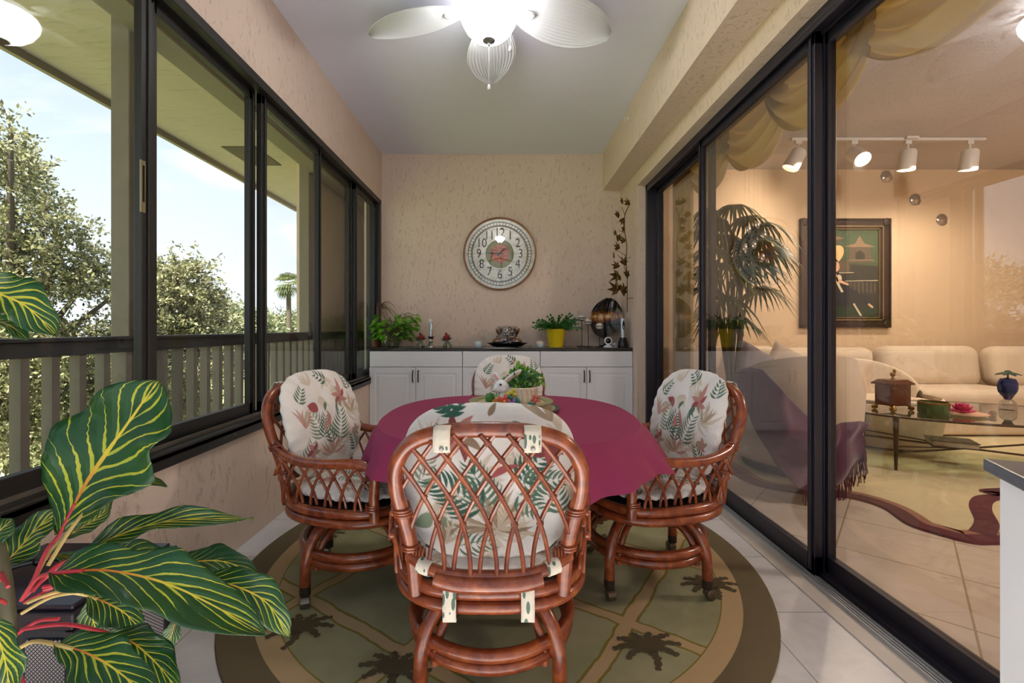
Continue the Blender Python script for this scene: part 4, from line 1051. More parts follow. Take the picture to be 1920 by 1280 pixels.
# ------------------------------------------------------------------ ceiling fan
FXc, FYc = -.09, 2.45
FANM = M('fan_white', '#cdcfd4', .35, var=.02)
p = thing('ceiling_fan', 'white ceiling fan with leaf-shaped blades and lit glass bowl', 'ceiling fan', (FXc, FYc, 3.02))
m = MB(); m.lathe([(.075, 0), (.078, -.02), (.05, -.055), (.013, -.06), (.013, -.095), (.05, -.10), (.105, -.115), (.12, -.135), (.12, -.165), (.09, -.185), (.085, -.195), (.0, -.195)], (FXc, FYc, 3.02), 40); m.build('motor_housing', FANM, p)
RI = 3.02
for k in range(5):
    a = PI/2+.0+k*2*PI/5; d = Vector((math.cos(a), math.sin(a), 0)); sd = Vector((-d.y, d.x, 0)); up = Vector((0, 0, 1)); ctr = Vector((FXc, FYc, 2.862))
    pit = -.24; sdp = sd*math.cos(pit)+up*math.sin(pit)
    n = 30; top = []; m = MB()
    def width(s): return .158*(math.sin(PI*min(.985, (s*.94+.05))**1.12))**.58
    rr0, rr1 = .15, .74
    nu, nv = 26, 60
    def bl(u, v, off=0):
        s = u; w_ = width(s); t_ = (v-.5)*2
        ang = t_*2.0/(.15+s)
        rib = .008*(abs(((v*15) % 1)-.5)*2-.5)*min(1, s*4)
        return ctr+d*(rr0+(rr1-rr0)*s)+sdp*(w_*t_)+up*(rib-.022*s*s+off-.02*(1-t_*t_)*0)
    m.grid(lambda u, v: bl(u, v), nu, nv)
    m.grid(lambda u, v: bl(u, 1-v, .004), nu, nv)
    b_ = m.build('blade', FANM, p)
    m = MB(); m.tube([bl(i/26, 0) for i in range(27)]+[bl(1-i/26, 1) for i in range(1, 27)], .0045, 6); m.build('blade_rim', FANM, b_)
    m = MB(); m.tube(catmull([ctr+d*.09+up*.0, ctr+d*.14-up*.012, ctr+d*.20-up*.010], 4), .012, 8); m.ball(ctr+d*.22+sdp*0-up*.008, (.05, .035, .008), 16, 8, Matrix.Rotation(a, 3, 'Z')); m.build('blade_iron', FANM, b_)
def fan_glass():
    t = NT('lit_opal_glass'); e = t.n('ShaderNodeEmission'); e.inputs[0].default_value = (1, .98, .95, 1); e.inputs[1].default_value = GLOBE
    t.l(e.outputs[0], t.out.inputs[0]); return t.m
m = MB(); m.lathe([(.10, -.195), (.145, -.20), (.152, -.215), (.148, -.245), (.125, -.29), (.09, -.325), (.055, -.345), (.02, -.352), (0, -.352)], (FXc, FYc, 3.02), 44); m.build('glass_bowl', fan_glass(), p)
m = MB(); m.lathe([(0, -.34), (.036, -.343), (.034, -.352), (.016, -.362), (.008, -.366), (.006, -.378), (0, -.382)], (FXc, FYc, 3.02), 24); m.build('finial', M('nickel', '#8f9093', .35, .7), p)
for dx, dy, z1, lab in ((.115, -.03, 2.60, 0), (.0, .03, 2.41, 1)):
    m = MB(); x_, y_ = FXc+dx, FYc+dy
    if lab: x_, y_ = FXc, FYc
    z0_ = 2.80 if not lab else 2.645
    m.tube([(x_, y_, z0_), (x_, y_, z1+.02)], .0013, 5); ch = m.build('pull_chain', FANM, p)
    m = MB(); m.lathe([(0, .025), (.006, .02), (.009, .008), (.008, -.006), (0, -.01)], (x_, y_, z1), 12); m.build('chain_pull', FANM, ch)
# ------------------------------------------------------------------ living room behind the glass
LW = M('warm_plaster', '#dcc4a4', .85, bump=.1, bscale=50, var=.03)
PC = stucco('popcorn_ceiling', '#cfc7c6', 120, .8, (1,1,1))
LFLOOR = tile_mat('beige_floor_tile', '#d6c9ba', .46, .46, .2, .1, rot=.72, grout='#a09374', gw=.008, rough=.22)
LY = 5.45; LXR = 7.2
boxstruct('floor_living', LFLOOR, 1.40, LXR, YR, LY, -.12, .002, smooth=False)
boxstruct('ceiling_living', PC, 1.52, LXR, YR, LY, 3.02, 3.14, smooth=False)
boxstruct('wall_living_back', LW, 1.40, LXR, LY, LY+.12, -.1, 3.1, smooth=False); boxstruct('wall_living_right', LW, LXR, LXR+.12, YR, LY, -.1, 3.1, smooth=False)
boxstruct('wall_living_front', LW, 1.52, LXR, YR-.12, YR, -.1, 3.1, smooth=False); boxstruct('wall_living_left', LW, 1.40, 1.52, 4.362, LY, 0, 3.02, smooth=False)

# swagged valance and sheer end panel
def silk():
    t = NT('gold_voile'); co = t.coord()
    c = t.mix(t.noise(co, 3), lin('#dccb94'), lin('#f0e4b8'))
    p = t.n('ShaderNodeBsdfPrincipled'); t.l(c, p.inputs['Base Color']); p.inputs['Roughness'].default_value = .7; 
    tr = t.n('ShaderNodeBsdfTranslucent'); t.l(c, tr.inputs[0]); mx = t.n('ShaderNodeMixShader'); mx.inputs[0].default_value = .55
    t.l(p.outputs[0], mx.inputs[1]); t.l(tr.outputs[0], mx.inputs[2]); t.l(mx.outputs[0], t.out.inputs[0]); return t.m
SILK = silk()
sol = lambda th: (lambda o: setattr(o.modifiers.new('s', 'SOLIDIFY'), 'thickness', th))
cur = thing('swag_curtain', 'pale gold swagged curtain draped along the inside top of the glass doors', 'curtain', (1.68, 2.6, 2.2))
m = MB(); m.tube([(1.66, .3, 2.90), (1.66, 4.3, 2.90)], .018, 10); m.build('curtain_rod', M('gilt_rod', '#8d7440', .4, .6), cur)
for k, (ya, yb, zl) in enumerate(((.3, 1.45, 2.26), (1.25, 2.22, 2.22), (2.02, 2.86, 2.20), (2.70, 3.50, 2.20), (3.36, 4.1, 2.22))):
    m = MB(); X = 1.64+.03*(k % 2)
    def sw(u, v):
        y = ya+(yb-ya)*u; s = 4*u*(1-u); s = s**.75
        top = 2.93-.10*s; z = top-(top-zl)*v*(.52+.48*s)
        fold = .036*math.sin(v*34+1.4*math.sin(u*5)+3*u)*(.35+s)
        return (X+fold+.05*v*s, y, z+.012*math.sin(v*26))
    m.grid(sw, 46, 90)
    m.build('swag', SILK, cur, mods=sol(.003))
for k, y0 in enumerate(()):
    m = MB(); m.grid(lambda u, v: (1.63+.022*math.sin(v*22)+.0, y0+(v-.5)*.16*(1+.6*u), 2.93-u*.62+.06*v), 26, 44); m.build('cascade', SILK, cur, mods=sol(.003))
m = MB(); m.grid(lambda u, v: (1.62+.035*math.sin(v*46), 3.98+.34*v, 2.92-u*2.88), 30, 120)
single(m, 'sheer_curtain', SILK, 'long cream sheer curtain hanging at the far end of the glass doors', 'curtain', mods=sol(.002))

# track light with four heads
TW = M('track_white', '#d9d6d2', .4)
ty = 4.54
p = thing('track_light', 'white ceiling track light with four swivelling cylinder heads', 'track light', (3.85, ty, 3.02))
m = MB(); m.box(2.86, 4.80, ty-.016, ty+.016, 2.992, 3.018); m.box(3.98, 4.10, ty-.05, ty+.05, 2.996, 3.02); m.build('track', TW, p, smooth=False, bevel=.002)
for x, y_, dr, lit in ((2.93, 2.83, (-.42, .1, -.8), 0), (3.49, 2.83, (-.05, -.75, -.62), 1), (4.03, 2.83, (-.04, .12, -1), 0), (4.65, 2.83, (.0, .14, -1), 0)):
    m = MB(); m.box(x-.03, x+.03, ty-.012, ty+.012, 2.955, 2.993); m.tube([(x, ty, 2.96), (x, ty, 2.88)], .008, 8); h = m.build('track_stem', TW, p, smooth=False)
    d = Vector(dr).normalized(); R = d.to_track_quat('Z', 'Y').to_matrix(); c = Vector((x, ty, 2.86))-d*.03
    m = MB(); m.lathe([(0, -.01), (.055, -.01), (.07, .01), (.075, .19), (.070, .19), (.062, .06), (0, .05)], c, 28, rot=R); m.build('lamp_head', TW, h)
    m = MB(); m.lathe([(0, .10), (.06, .10), (.066, .15), (.05, .172), (0, .18)] if lit else [(0, .08), (.05, .08), (.055, .12), (.03, .15), (0, .155)], c, 20, rot=R); m.build('bulb', emit('lit_bulb', '#ffe0b0', 14) if lit else emit('dim_bulb', '#ffdcae', 5), h)

# wall mirrors and hanging crystals
MIR = M('mirror_disc', '#d8d8da', .04, 1)
for px, py, lab in ((1662, 331, 'uppermost small round mirror disc on the warm wall under the track light'), (1716, 374, 'middle small round mirror disc on the warm wall right of the track lamp'), (1766, 412, 'lowest of the three small round mirror discs on the warm wall')):
    c = at(px, py, LY); c.y = LY; m = MB(); m.lathe([(0, -.022), (.03, -.02), (.055, -.012), (.066, -.004), (.066, 0)], c, 28, 'Y'); m.cur = 1; m.lathe([(.066, -.003), (.07, -.006), (.07, 0)], c, 28, 'Y')
    single(m, 'mirror_disc', [MIR, STEEL], lab, 'mirror', 'mirror discs on the living room wall')
# framed painting
c0 = at(1498, 614, LY); c1 = at(1665, 411, LY)
x0, x1, z0, z1 = c0.x, c1.x, c0.z, c1.z
p = thing('framed_painting', 'dark ornate framed painting of a seated woman in a straw hat before a pagoda', 'painting', ((x0+x1)/2, LY, z0))
FRM = M('dark_ornate_frame', '#3a2a22', .35, .3, var=.3, bump=.6, bscale=70, bdist=.01); GLD = M('worn_gilt', '#8d7650', .4, .5, var=.3, scale=40)
m = MB()
def fr(a, b, d0, d1):
    m.box(x0+a, x1-a, LY-d1, LY-d0, z0+a, z0+b); m.box(x0+a, x1-a, LY-d1, LY-d0, z1-b, z1-a); m.box(x0+a, x0+b, LY-d1, LY-d0, z0+a, z1-a); m.box(x1-b, x1-a, LY-d1, LY-d0, z0+a, z1-a)
fr(0, .016, 0, .05); fr(.016, .085, 0, .035); m.cur = 1; fr(.085, .10, 0, .045); fr(.118, .128, 0, .03); m.cur = 0; fr(.10, .118, 0, .035)
for xx in (x0+.04, x1-.04):
    for zz in (z0+.04, z1-.04): m.ball((xx, LY-.035, zz), (.05, .018, .05), 10, 6)
m.build('frame', [FRM, GLD], p, smooth=False)
m = MB(); a = .125; X0, X1, Z0_, Z1 = x0+a, x1-a, z0+a, z1-a; WX, WZ = X1-X0, Z1-Z0_
mats = [M('canvas_dusk', '#35342c', .5, var=.3, scale=6), M('pagoda_brown', '#5f5242', .6, var=.2), M('straw_paint', '#d9b983', .6, var=.1), M('skin_paint', '#d9ab8a', .6), M('robe_paint', '#232428', .6, var=.3, scale=9), M('foliage_paint', '#22351f', .6, var=.5, scale=30), M('hair_paint', '#1a1414', .5), M('ivory_paint', '#cfc0a0', .6), M('roof_paint', '#8a7358', .6, var=.2), M('sky_paint', '#46573c', .6, var=.5, scale=18)]
def Q(mi, pts, lay):
    m.cur = mi; y = LY-.012-.0006*lay; vs = [(X0+(u if lay < 7 else .20+u*.84)*WX, y, Z0_+v*WZ) for u, v in pts]
    m.add(vs, [tuple(range(len(vs)))])
def ell(mi, u, v, ru, rv, lay, rot=0, n=26):
    Q(mi, [(u+ru*math.cos(t)*math.cos(rot)-rv*math.sin(t)*math.sin(rot), v+ru*math.cos(t)*math.sin(rot)*.8+rv*math.sin(t)*math.cos(rot)) for t in np.linspace(0, 2*PI, n+1)[:-1]], lay)
m.cur = 0; m.box(X0, X1, LY-.012, LY-.004, Z0_, Z1)
Q(9, [(0.3, .62), (1, .58), (1, 1), (0, 1), (0, .9)], 1)
Q(8, [(0, .86), (.25, .83), (.50, .90), (.36, .93), (.2, .97), (0, 1)], 2); Q(1, [(0, .80), (.3, .79), (.50, .90), (.25, .86), (0, .855)], 3)
Q(8, [(.48, .80), (.96, .80), (.80, .84), (.72, .93), (.66, .84)], 3); Q(1, [(.56, .62), (.90, .62), (.88, .80), (.58, .80)], 3); Q(0, [(.66, .66), (.80, .66), (.80, .73), (.73, .765), (.66, .73)], 4)
Q(1, [(.5, .62), (.96, .62), (.9, .66), (.56, .66)], 5); Q(8, [(.54, .645), (.93, .645), (.93, .655), (.54, .655)], 6)
Q(1, [(.42, .5), (.58, .5), (.58, .64), (.42, .64)], 2)
for k in range(10): Q(1, [(.40+.06*k, .28), (.42+.06*k, .28), (.42+.06*k, .40), (.40+.06*k, .40)], 2)
Q(7, [(.36, .405), (1, .415), (1, .422), (.36, .412)], 3)
Q(7, [(.42, .50), (.64, .505), (.64, .512), (.42, .508)], 3)
Q(5, [(.22, .0), (1, .0), (1, .16), (.8, .1), (.7, .18), (.5, .09), (.35, .14)], 3)
ell(2, .17, .70, .20, .10, 7, .55); ell(6, .17, .60, .085, .075, 8); ell(3, .215, .575, .055, .058, 9); Q(3, [(.15, .54), (.2, .54), (.2, .49), (.14, .48)], 9); ell(6, .15, .61, .065, .055, 10)
Q(4, [(.02, .5), (.12, .52), (.28, .5), (.36, .42), (.42, .36), (.62, .27), (.80, .22), (.84, .15), (.6, .13), (.3, .13), (.02, .13)], 8)
Q(7, [(.16, .50), (.21, .50), (.28, .36), (.34, .29), (.30, .28), (.22, .38)], 10); Q(3, [(.24, .40), (.42, .36), (.43, .38), (.27, .43)], 11); ell(7, .26, .44, .05, .045, 10)
Q(7, [(.50, .15), (.53, .16), (.66, .02), (.63, .01)], 10); Q(3, [(.78, .16), (.86, .12), (.84, .1), (.76, .14)], 10)
m.build('canvas', mats, p, smooth=False)

# palm hanging in front of the wall
px0 = at(1372, 470, 4.38)
p = thing('potted_palm', 'tall drooping fan palm behind the glass at the far door', 'plant', (px0.x, 4.38, .0))
PL = leaf_mat('palm_leaf_dark', '#26331c', '#3d4a26', '#5d6a36', .45, .15)
m = MB(); m.lathe([(0, 0), (.14, 0), (.19, .32), (.185, .34), (.165, .34), (.15, .3), (0, .3)], (px0.x, 4.38, .002), 28); m.build('pot', M('brown_pot', '#54402e', .6), p)
m = MB(); g = random.Random(5); fr_ = MB()
for i in range(22):
    tx, tz = [(1345,395),(1375,385),(1400,405),(1425,420),(1335,430),(1360,440),(1430,470),(1410,500),(1350,500),(1385,520),(1330,540),(1340,470),(1395,450),(1355,410),(1410,440),(1420,540),(1360,560),(1335,500),(1390,480),(1420,450),(1345,590),(1375,600)][i]
    yy = 4.38+g.uniform(-.25, .3); h = at(tx, tz, yy); b = Vector((px0.x+g.uniform(-.03, .03), 4.38, .3))
    m.tube(catmull([b, b.lerp(h, .5)+Vector((g.uniform(-.05, .05), 0, .25)), h], 6), [.012-.0005*k for k in range(13)], 7)
    d0 = Vector((h.x-px0.x, (yy-4.38), .05)).normalized() if abs(h.x-px0.x) > .02 else Vector((.3, -.5, .2))
    for q in range(17):
        a = -1.35+2.7*q/16; sd = Vector((-d0.y, d0.x, 0)); dd = (d0*math.cos(a)+Vector((sd.x*math.sin(a), sd.y*math.sin(a), .35*math.cos(a)))).normalized(); L = .40*g.uniform(.8, 1.1)
        pts = [h+dd*L*s-Vector((0, 0, 1))*L*1.0*s*s for s in (0, .25, .5, .75, 1)]
        wv = [.005, .017, .017, .011, .001]; vs = []
        n_ = dd.cross(Vector((0, 0, 1))).normalized()
        for pt, w_ in zip(pts, wv): vs += [pt+n_*w_, pt-n_*w_+Vector((0, 0, w_*.5))]
        fr_.add(vs, [(2*j, 2*j+2, 2*j+3, 2*j+1) for j in range(4)])
m.build('stem', M('palm_stem', '#5a4d2c', .7), p)
fr_.build('frond', PL, p)['kind'] = 'stuff'
CRY = glass('crystal_glass', (.9,.92,.93,1), 4, .35, .05)
for k, (px, py) in enumerate(((1404,430),(1420,421),(1433,441),(1397,464),(1414,459),(1430,482))):
    c = at(px, py, 3.9); m = MB(); m.ball(c, (.022, .010, .036), 16, 10); m.tube([c+Vector((0, 0, .034)), Vector((c.x, c.y, 3.02))], .0007, 4)
    single(m, 'hanging_crystal', CRY, 'small oval crystal drop hanging before the drooping palm', 'crystal', 'crystal drops before the palm')

# rug with curling burgundy border
def gp(px, py): Y = F*H/(py-CY); return ((px-CX)*Y/F, Y)
RC = M('cream_wool', '#cfc39c', .95, bump=.3, bscale=300, var=.06, scale=3); RB = M('burgundy_wool', '#5b2c35', .95, var=.1, bump=.3, bscale=300); RM = M('rose_wool', '#9a6f5c', .95, var=.08, bump=.3, bscale=300)
edge = [gp(1360,880),gp(1400,905),gp(1455,920),gp(1540,931),gp(1600,937),gp(1655,955),gp(1700,985),gp(1760,1005),gp(1830,1022),gp(1895,1024),(3.0,2.2),(3.6,2.05),(4.3,2.0),(5.2,2.2),(5.9,2.9),(5.9,4.2),(5.4,4.95),(3.2,4.95),(2.2,4.8),(1.78,4.4)]
E_ = [(v.x, v.y) for v in catmull([(a, b, 0) for a, b in edge], 8, True)]
cxm = sum(a for a, b in E_)/len(E_); cym = sum(b for a, b in E_)/len(E_)
def inset(P, d):
    out = []; n = len(P)
    for i in range(n):
        a, b = P[i-1], P[(i+1) % n]; t = Vector((b[0]-a[0], b[1]-a[1])).normalized(); nn = Vector((-t.y, t.x))
        if nn.dot(Vector((cxm-P[i][0], cym-P[i][1]))) < 0: nn = -nn
        out.append((P[i][0]+nn.x*d, P[i][1]+nn.y*d))
    return out
m = MB(); n = len(E_); r0, r1, r2, r3 = E_, inset(E_, .012), inset(E_, .10), inset(E_, .15)
zt = .014
def band(A, B, mi, za=zt, zb=zt):
    m.cur = mi; m.add([(a, b, za) for a, b in A]+[(a, b, zb) for a, b in B], [(i, (i+1) % n, n+(i+1) % n, n+i) for i in range(n)])
band(r0, r1, 1, .003, zt); band(r1, r2, 1); band(r2, r3, 2); m.cur = 0; m.add([(a, b, zt) for a, b in r3], [tuple(range(n))])
# scroll rising from the border near the right cabinet
sc_ = [gp(1840,1005), gp(1850,985), gp(1838,955), gp(1850,938), gp(1900,935), (3.25,3.05), (3.6,3.1)]
P = catmull([(a, b, 0) for a, b in sc_], 8); m.cur = 1
L = []; 
for i, q in enumerate(P):
    t = (P[min(i+1, len(P)-1)]-P[max(i-1, 0)]).normalized(); L.append((q+Vector((-t.y, t.x, 0))*.05, q-Vector((-t.y, t.x, 0))*.05))
for i in range(len(P)-1): m.add([(v.x, v.y, zt+.0015) for v in (L[i][0], L[i+1][0], L[i+1][1], L[i][1])], [(0, 3, 2, 1)])
single(m, 'living_rug', [RC, RB, RM], 'cream rug with curling burgundy border on the living room floor', 'rug', smooth=False)

# upholstery
UPH = M('cream_upholstery', '#d6c6ae', .85, var=.04, scale=4, bump=.15, bscale=160, Sheen_Weight=.2)
def soft_block(name, parent, c, size, rz=0, bev=.09, mat=UPH, lv=2, tilt=0):
    m = MB(); m.obox((0, 0, 0), size)
    o = m.build(name, mat, None); o.parent = parent; org = ORG[parent.name]
    o.location = Vector(c)-org; o.rotation_euler = (tilt, 0, rz); ORG[o.name] = org
    b = o.modifiers.new('b', 'BEVEL'); b.width = bev; b.segments = 6; b.limit_method = 'NONE'
    return o
# barrel swivel chair
ac = (2.30, 3.62)
p = thing('barrel_armchair', 'cream barrel swivel armchair with a plum throw over it, nearest the glass', 'armchair', (ac[0], ac[1], .016))
m = MB()
def barrel(u, v):
    a = -PI*.12+PI*1.24*u+PI*.98; s = math.sin(PI*u)**.5 if 0 < u < 1 else 0
    top = .52+.34*s; z = .10+(top-.10)*min(1, v*2) if v <= .5 else top-(top-.30)*((v-.5)*2)
    R = .47-.05*(1-z/.9)-(0 if v <= .5 else .20)-.06*max(0, 1-abs(v-.5)*9)
    rr = .06*math.sin(PI*min(1, max(0, (v-.35)/.3)))
    return (ac[0]+(R)*math.cos(a), ac[1]+R*math.sin(a), z+rr)
m.grid(barrel, 48, 36)
# closed shell: outer wall, rolled top, inner wall
sh = m.build('shell', UPH, p, mods=sol(.05))
m = MB(); m.lathe([(0, .05), (.34, .05), (.40, .12), (.42, .30), (.40, .40), (.33, .445), (0, .46)], (ac[0], ac[1], .016), 40); m.build('seat', UPH, p)
m = MB(); m.lathe([(0, 0), (.36, 0), (.37, .02), (.36, .06), (0, .06)], (ac[0], ac[1], .016), 36); m.build('plinth', DARKM, p)
# throw draped over it
THROW = M('plum_throw', '#54203f', .95, var=.15, scale=6, bump=.3, bscale=120, Sheen_Weight=.4)
p = thing('fringed_throw', 'plum fringed throw draped over the cream armchair', 'throw', (ac[0], ac[1]-.2, .10))
pa = [at(1385,692,3.25), at(1420,690,3.12), at(1470,735,2.95), at(1540,800,2.95), at(1585,790,3.05), at(1625,790,3.10)]
pb = [at(1370,705,3.4), at(1400,770,3.12), at(1450,860,2.90), at(1500,915,2.85), at(1560,915,2.92), at(1612,868,3.05)]
pm = [at(1375,700,3.3), at(1425,735,3.05), at(1475,800,2.88), at(1530,870,2.86), at(1572,850,2.92), at(1618,830,3.02)]
A_, B_, M_ = catmull(pa, 8), catmull(pb, 8), catmull(pm, 8); n = len(A_)-1
def th(u, v):
    i = min(n-1, int(u*n)); f = u*n-i; a = A_[i].lerp(A_[i+1], f); b = B_[i].lerp(B_[i+1], f); c = M_[i].lerp(M_[i+1], f)
    q = a*(1-v)*(1-2*v)+c*4*v*(1-v)+b*v*(2*v-1)
    return q+Vector((0, -.015*math.sin(u*38)-.02*math.sin(v*9+u*8), .006*math.sin(u*30)))
m = MB(); m.grid(th, 70, 40); m.build('blanket', THROW, p, mods=sol(.008))
m = MB(); g = random.Random(8)
for k in range(90):
    u = .62+.38*k/90; q = th(u, 1.0) if k % 3 else th(1.0, .3+.7*k/90)
    L = g.uniform(.07, .17); m.tube(catmull([q, q+Vector((g.uniform(-.01, .012), g.uniform(-.012, .0), -L*.5)), q+Vector((g.uniform(-.02, .02), -.005, -L))], 3), .0028, 5)
m.build('fringe', M('plum_fringe', '#6b1c38', .9, var=.2), p)['kind'] = 'stuff'

# second round chair seen as a pale mass, and the sectional sofa
p = thing('round_pouf', 'large rounded cream armchair between the coffee table and the sofa', 'armchair', (3.62, 4.36, .016))
m = MB(); m.lathe([(0, .02), (.35, .02), (.42, .12), (.45, .30), (.44, .45), (.42, .46)], (3.62, 4.36, .016), 44); m.lathe([(.44, .40), (.36, .43), (0, .44)], (3.62, 4.36, .016), 44); m.build('seat', UPH, p)
m = MB()
def rb(u, v):
    a = PI*.0+PI*1.0*u; s = math.sin(PI*u)**.6 if 0 < u < 1 else 0; z = .30+(.22+.28*s)*math.sin(min(1, v*2)*PI/2) if v < .5 else .30+(.22+.28*s)*math.sin(min(1, (1-v)*2)*PI/2)
    return (3.62+(.44-.15*v)*math.cos(a), 4.36+(.44-.15*v)*math.sin(a), z)
m.grid(rb, 40, 30); m.build('backrest', UPH, p)
p = thing('sectional_sofa', 'long cream sectional sofa curving along the far living room wall', 'sofa', (4.3, 4.9, .016))
for (a, b, y0, y1, rz) in ((1.75, 3.10, 4.62, 5.40, 0), (4.25, 5.35, 4.58, 5.40, 0), (5.42, 6.42, 4.38, 5.28, -.12)):
    cx = (a+b)/2
    soft_block('seat_base', p, (cx, (y0+y1)/2, .16), (b-a, y1-y0, .27), rz, .05); soft_block('seat_cushion', p, (cx, (y0+y1)/2-.08, .38), (b-a-.01, y1-y0-.14, .22), rz, .09)
    soft_block('back_cushion', p, (cx, y1-.21, .68), (b-a-.01, .27, .46), rz, .11, tilt=-.12)
soft_block('corner_seat', p, (3.68, 5.10, .26), (1.1, .50, .42), 0, .10); soft_block('corner_back', p, (3.68, 5.28, .64), (1.12, .22, .50), 0, .10)
soft_block('armrest', p, (1.86, 5.0, .40), (.26, .8, .50), 0, .11)
soft_block('side_wing', p, (6.35, 3.9, .30), (.9, 1.3, .50), 0, .12)
m = MB(); m.box(1.75, 6.45, 4.64, 5.36, .016, .05); m.build('sofa_plinth', DARKM, p, smooth=False)
# cushions
PAT = M('etched_grey_silk', '#6d6468', .6, var=.5, scale=26)
def cushion(loc, size, rx, rz, mat, label, group=None, ry=0):
    m = MB()
    def f(u, v, s):
        X, Y = 2*u-1, 2*v-1; h = ((1-X**4)*(1-Y**4))**.5; k = 1-.10*(1-abs(X))*abs(Y)*1-.0
        return (X*size/2*(1-.09*(1-Y*Y)*0-.08*(1-abs(Y))), s*.075*h, Y*size/2*(1-.08*(1-abs(X))))
    m.grid(lambda u, v: f(u, v, -1), 18, 18); m.grid(lambda u, v: f(1-u, v, 1), 18, 18)
    o = m.build('throw_pillow', mat); o.location = loc; o.rotation_euler = (rx, ry, rz); ORG[o.name] = Vector(loc); return tag(o, label, 'pillow', group)
cushion(at(1445, 690, 4.55)+Vector((0, .28, .0)), .42, -.35, .1, PAT, 'grey patterned pillow standing on the sofa behind the throw', ry=.5)
cushion(at(1507, 690, 4.6)+Vector((0, .30, .0)), .42, -.3, -.2, M('taupe_silk', '#a99a8a', .6), 'plain taupe pillow on the sofa beside the patterned one', ry=.55)
cushion(at(1553, 705, 4.55)+Vector((0, .2, 0)), .28, -.3, .2, THROW, 'small plum pillow on the sofa behind the dark door post', ry=.3)

# oval glass coffee table
tc_ = Vector((3.72, 3.62, 0)); th_ = -.28; TA, TB = .95, .56; tz = .45
e1 = Vector((math.cos(th_), math.sin(th_), 0)); e2 = Vector((-math.sin(th_), math.cos(th_), 0))
p = thing('coffee_table', 'oval glass coffee table with slim bronze legs on the cream rug', 'table', (tc_.x, tc_.y, .016))
m = MB(); pol = [tuple((tc_+e1*TA*math.cos(a)+e2*TB*math.sin(a)).xy) for a in np.linspace(0, 2*PI, 73)[:-1]]
m.prism(pol, tz-.012, tz); m.build('glass_top', glass('green_table_glass', (.78,.86,.78,1), 2, .08), p, smooth=False)
BRZ = M('bronze', '#4c4234', .4, .7)
m = MB(); m.tube([(a, b, tz-.006) for a, b in pol], .009, 8, True); m.build('rim', BRZ, p)
legs = []
for a in (2.45, 3.75, -.62, .70):
    q = tc_+e1*TA*.78*math.cos(a)*1.05+e2*TB*.92*math.sin(a)*1.0; legs.append(q)
    m = MB(); m.tube([(q.x, q.y, .016), (q.x, q.y, tz-.03)], [.010, .020], 8); m.cur = 1; m.ball((q.x, q.y, tz-.015), (.022, .022, .014), 12, 8); m.build('leg', [BRZ, M('gold_cap', '#b08d4a', .3, .8)], p)
m = MB()
for i, j in ((0, 2), (1, 3)): m.tube([legs[i]+Vector((0, 0, .15)), legs[j]+Vector((0, 0, .15))], .008, 7)
for i, j in ((0, 2), (1, 3)): m.tube([legs[i]+Vector((0, 0, .20)), (legs[i]+legs[j])*.5+Vector((0, 0, .15))], .006, 7)
m.build('stretcher', BRZ, p)
def ont(px, py): Y = F*(H-tz)/(py-CY); return Vector(((px-CX)*Y/F, Y, tz))
# wooden casket
c = ont(1694, 772); c += Vector((0, .10, 0)); ro = Matrix.Rotation(.28, 3, 'Z')
BURL = M('burl_walnut', '#5c3420', .3, var=.45, scale=34, Coat_Weight=.3); BR = M('aged_brass', '#9a7a3c', .35, .8)
p = thing('wooden_box', 'burl wood casket with brass feet and bird finial on the glass table', 'box', c)
m = MB(); m.obox(c+Vector((0, 0, .125)), (.20, .14, .17), .28); m.build('box_body', BURL, p, smooth=False, bevel=.004)
m = MB(); m.obox(c+Vector((0, 0, .215)), (.235, .175, .012), .28)
b4 = [ro@Vector((sx*.115, sy*.085, 0)) for sx, sy in ((-1,-1),(1,-1),(1,1),(-1,1))]; t4 = [ro@Vector((sx*.085, sy*.055, .028)) for sx, sy in ((-1,-1),(1,-1),(1,1),(-1,1))]
m.add([c+Vector((0,0,.221))+v for v in b4+t4], [(0,1,5,4),(1,2,6,5),(2,3,7,6),(3,0,4,7),(4,5,6,7)]); l = m.build('lid', BURL, p, smooth=False)
m = MB(); q = c+Vector((0, 0, .25)); m.lathe([(.02, 0), (.01, .006), (.008, .02), (.018, .03), (.02, .042), (.01, .055), (0, .058)], q, 16); m.ball(q+Vector((.014, 0, .065)), (.012, .01, .018), 10, 8); m.build('finial', BR, l)
m = MB()
for sx, sy in ((-1,-1),(1,-1),(1,1),(-1,1)):
    f = ro@Vector((sx*.10, sy*.07, 0)); m.ball(c+f+Vector((0, 0, .018)), (.022, .022, .018), 10, 8); m.tube([c+f+Vector((0,0,.02)), c+f*.8+Vector((0,0,.05))], .012, 8)
m.build('foot', BR, p)
# green jar, pink flower on a dish, blue glass figure, book
c = ont(1764, 778)+Vector((0, .06, 0)); p = thing('green_glass_bowl', 'round green glass bowl with brown rim on the coffee table', 'bowl', c)
m = MB(); m.lathe([(0, 0), (.088, 0), (.095, .01), (.095, .085), (.09, .085), (.088, .012), (0, .01)], c, 32); m.build('bowl_wall', M('mottled_green_glass', '#4a6a3c', .15, var=.6, scale=40), p)
m = MB(); m.lathe([(.094, .08), (.099, .085), (.099, .094), (.09, .094)], c, 32); m.build('rim', BR, p)
c = ont(1824, 781)+Vector((0, .08, 0)); m = MB(); m.lathe([(0, 0), (.07, 0), (.15, .012), (.152, .016), (.07, .006), (0, .006)], c, 36)
single(m, 'peach_dish', M('peach_glass', '#d8a586', .2), 'flat peach glass dish under the pink flower on the coffee table', 'dish')
p = thing('pink_flower', 'hot pink lotus candle resting on the flat peach dish', 'candle', c+Vector((0, 0, .012))); m = MB()
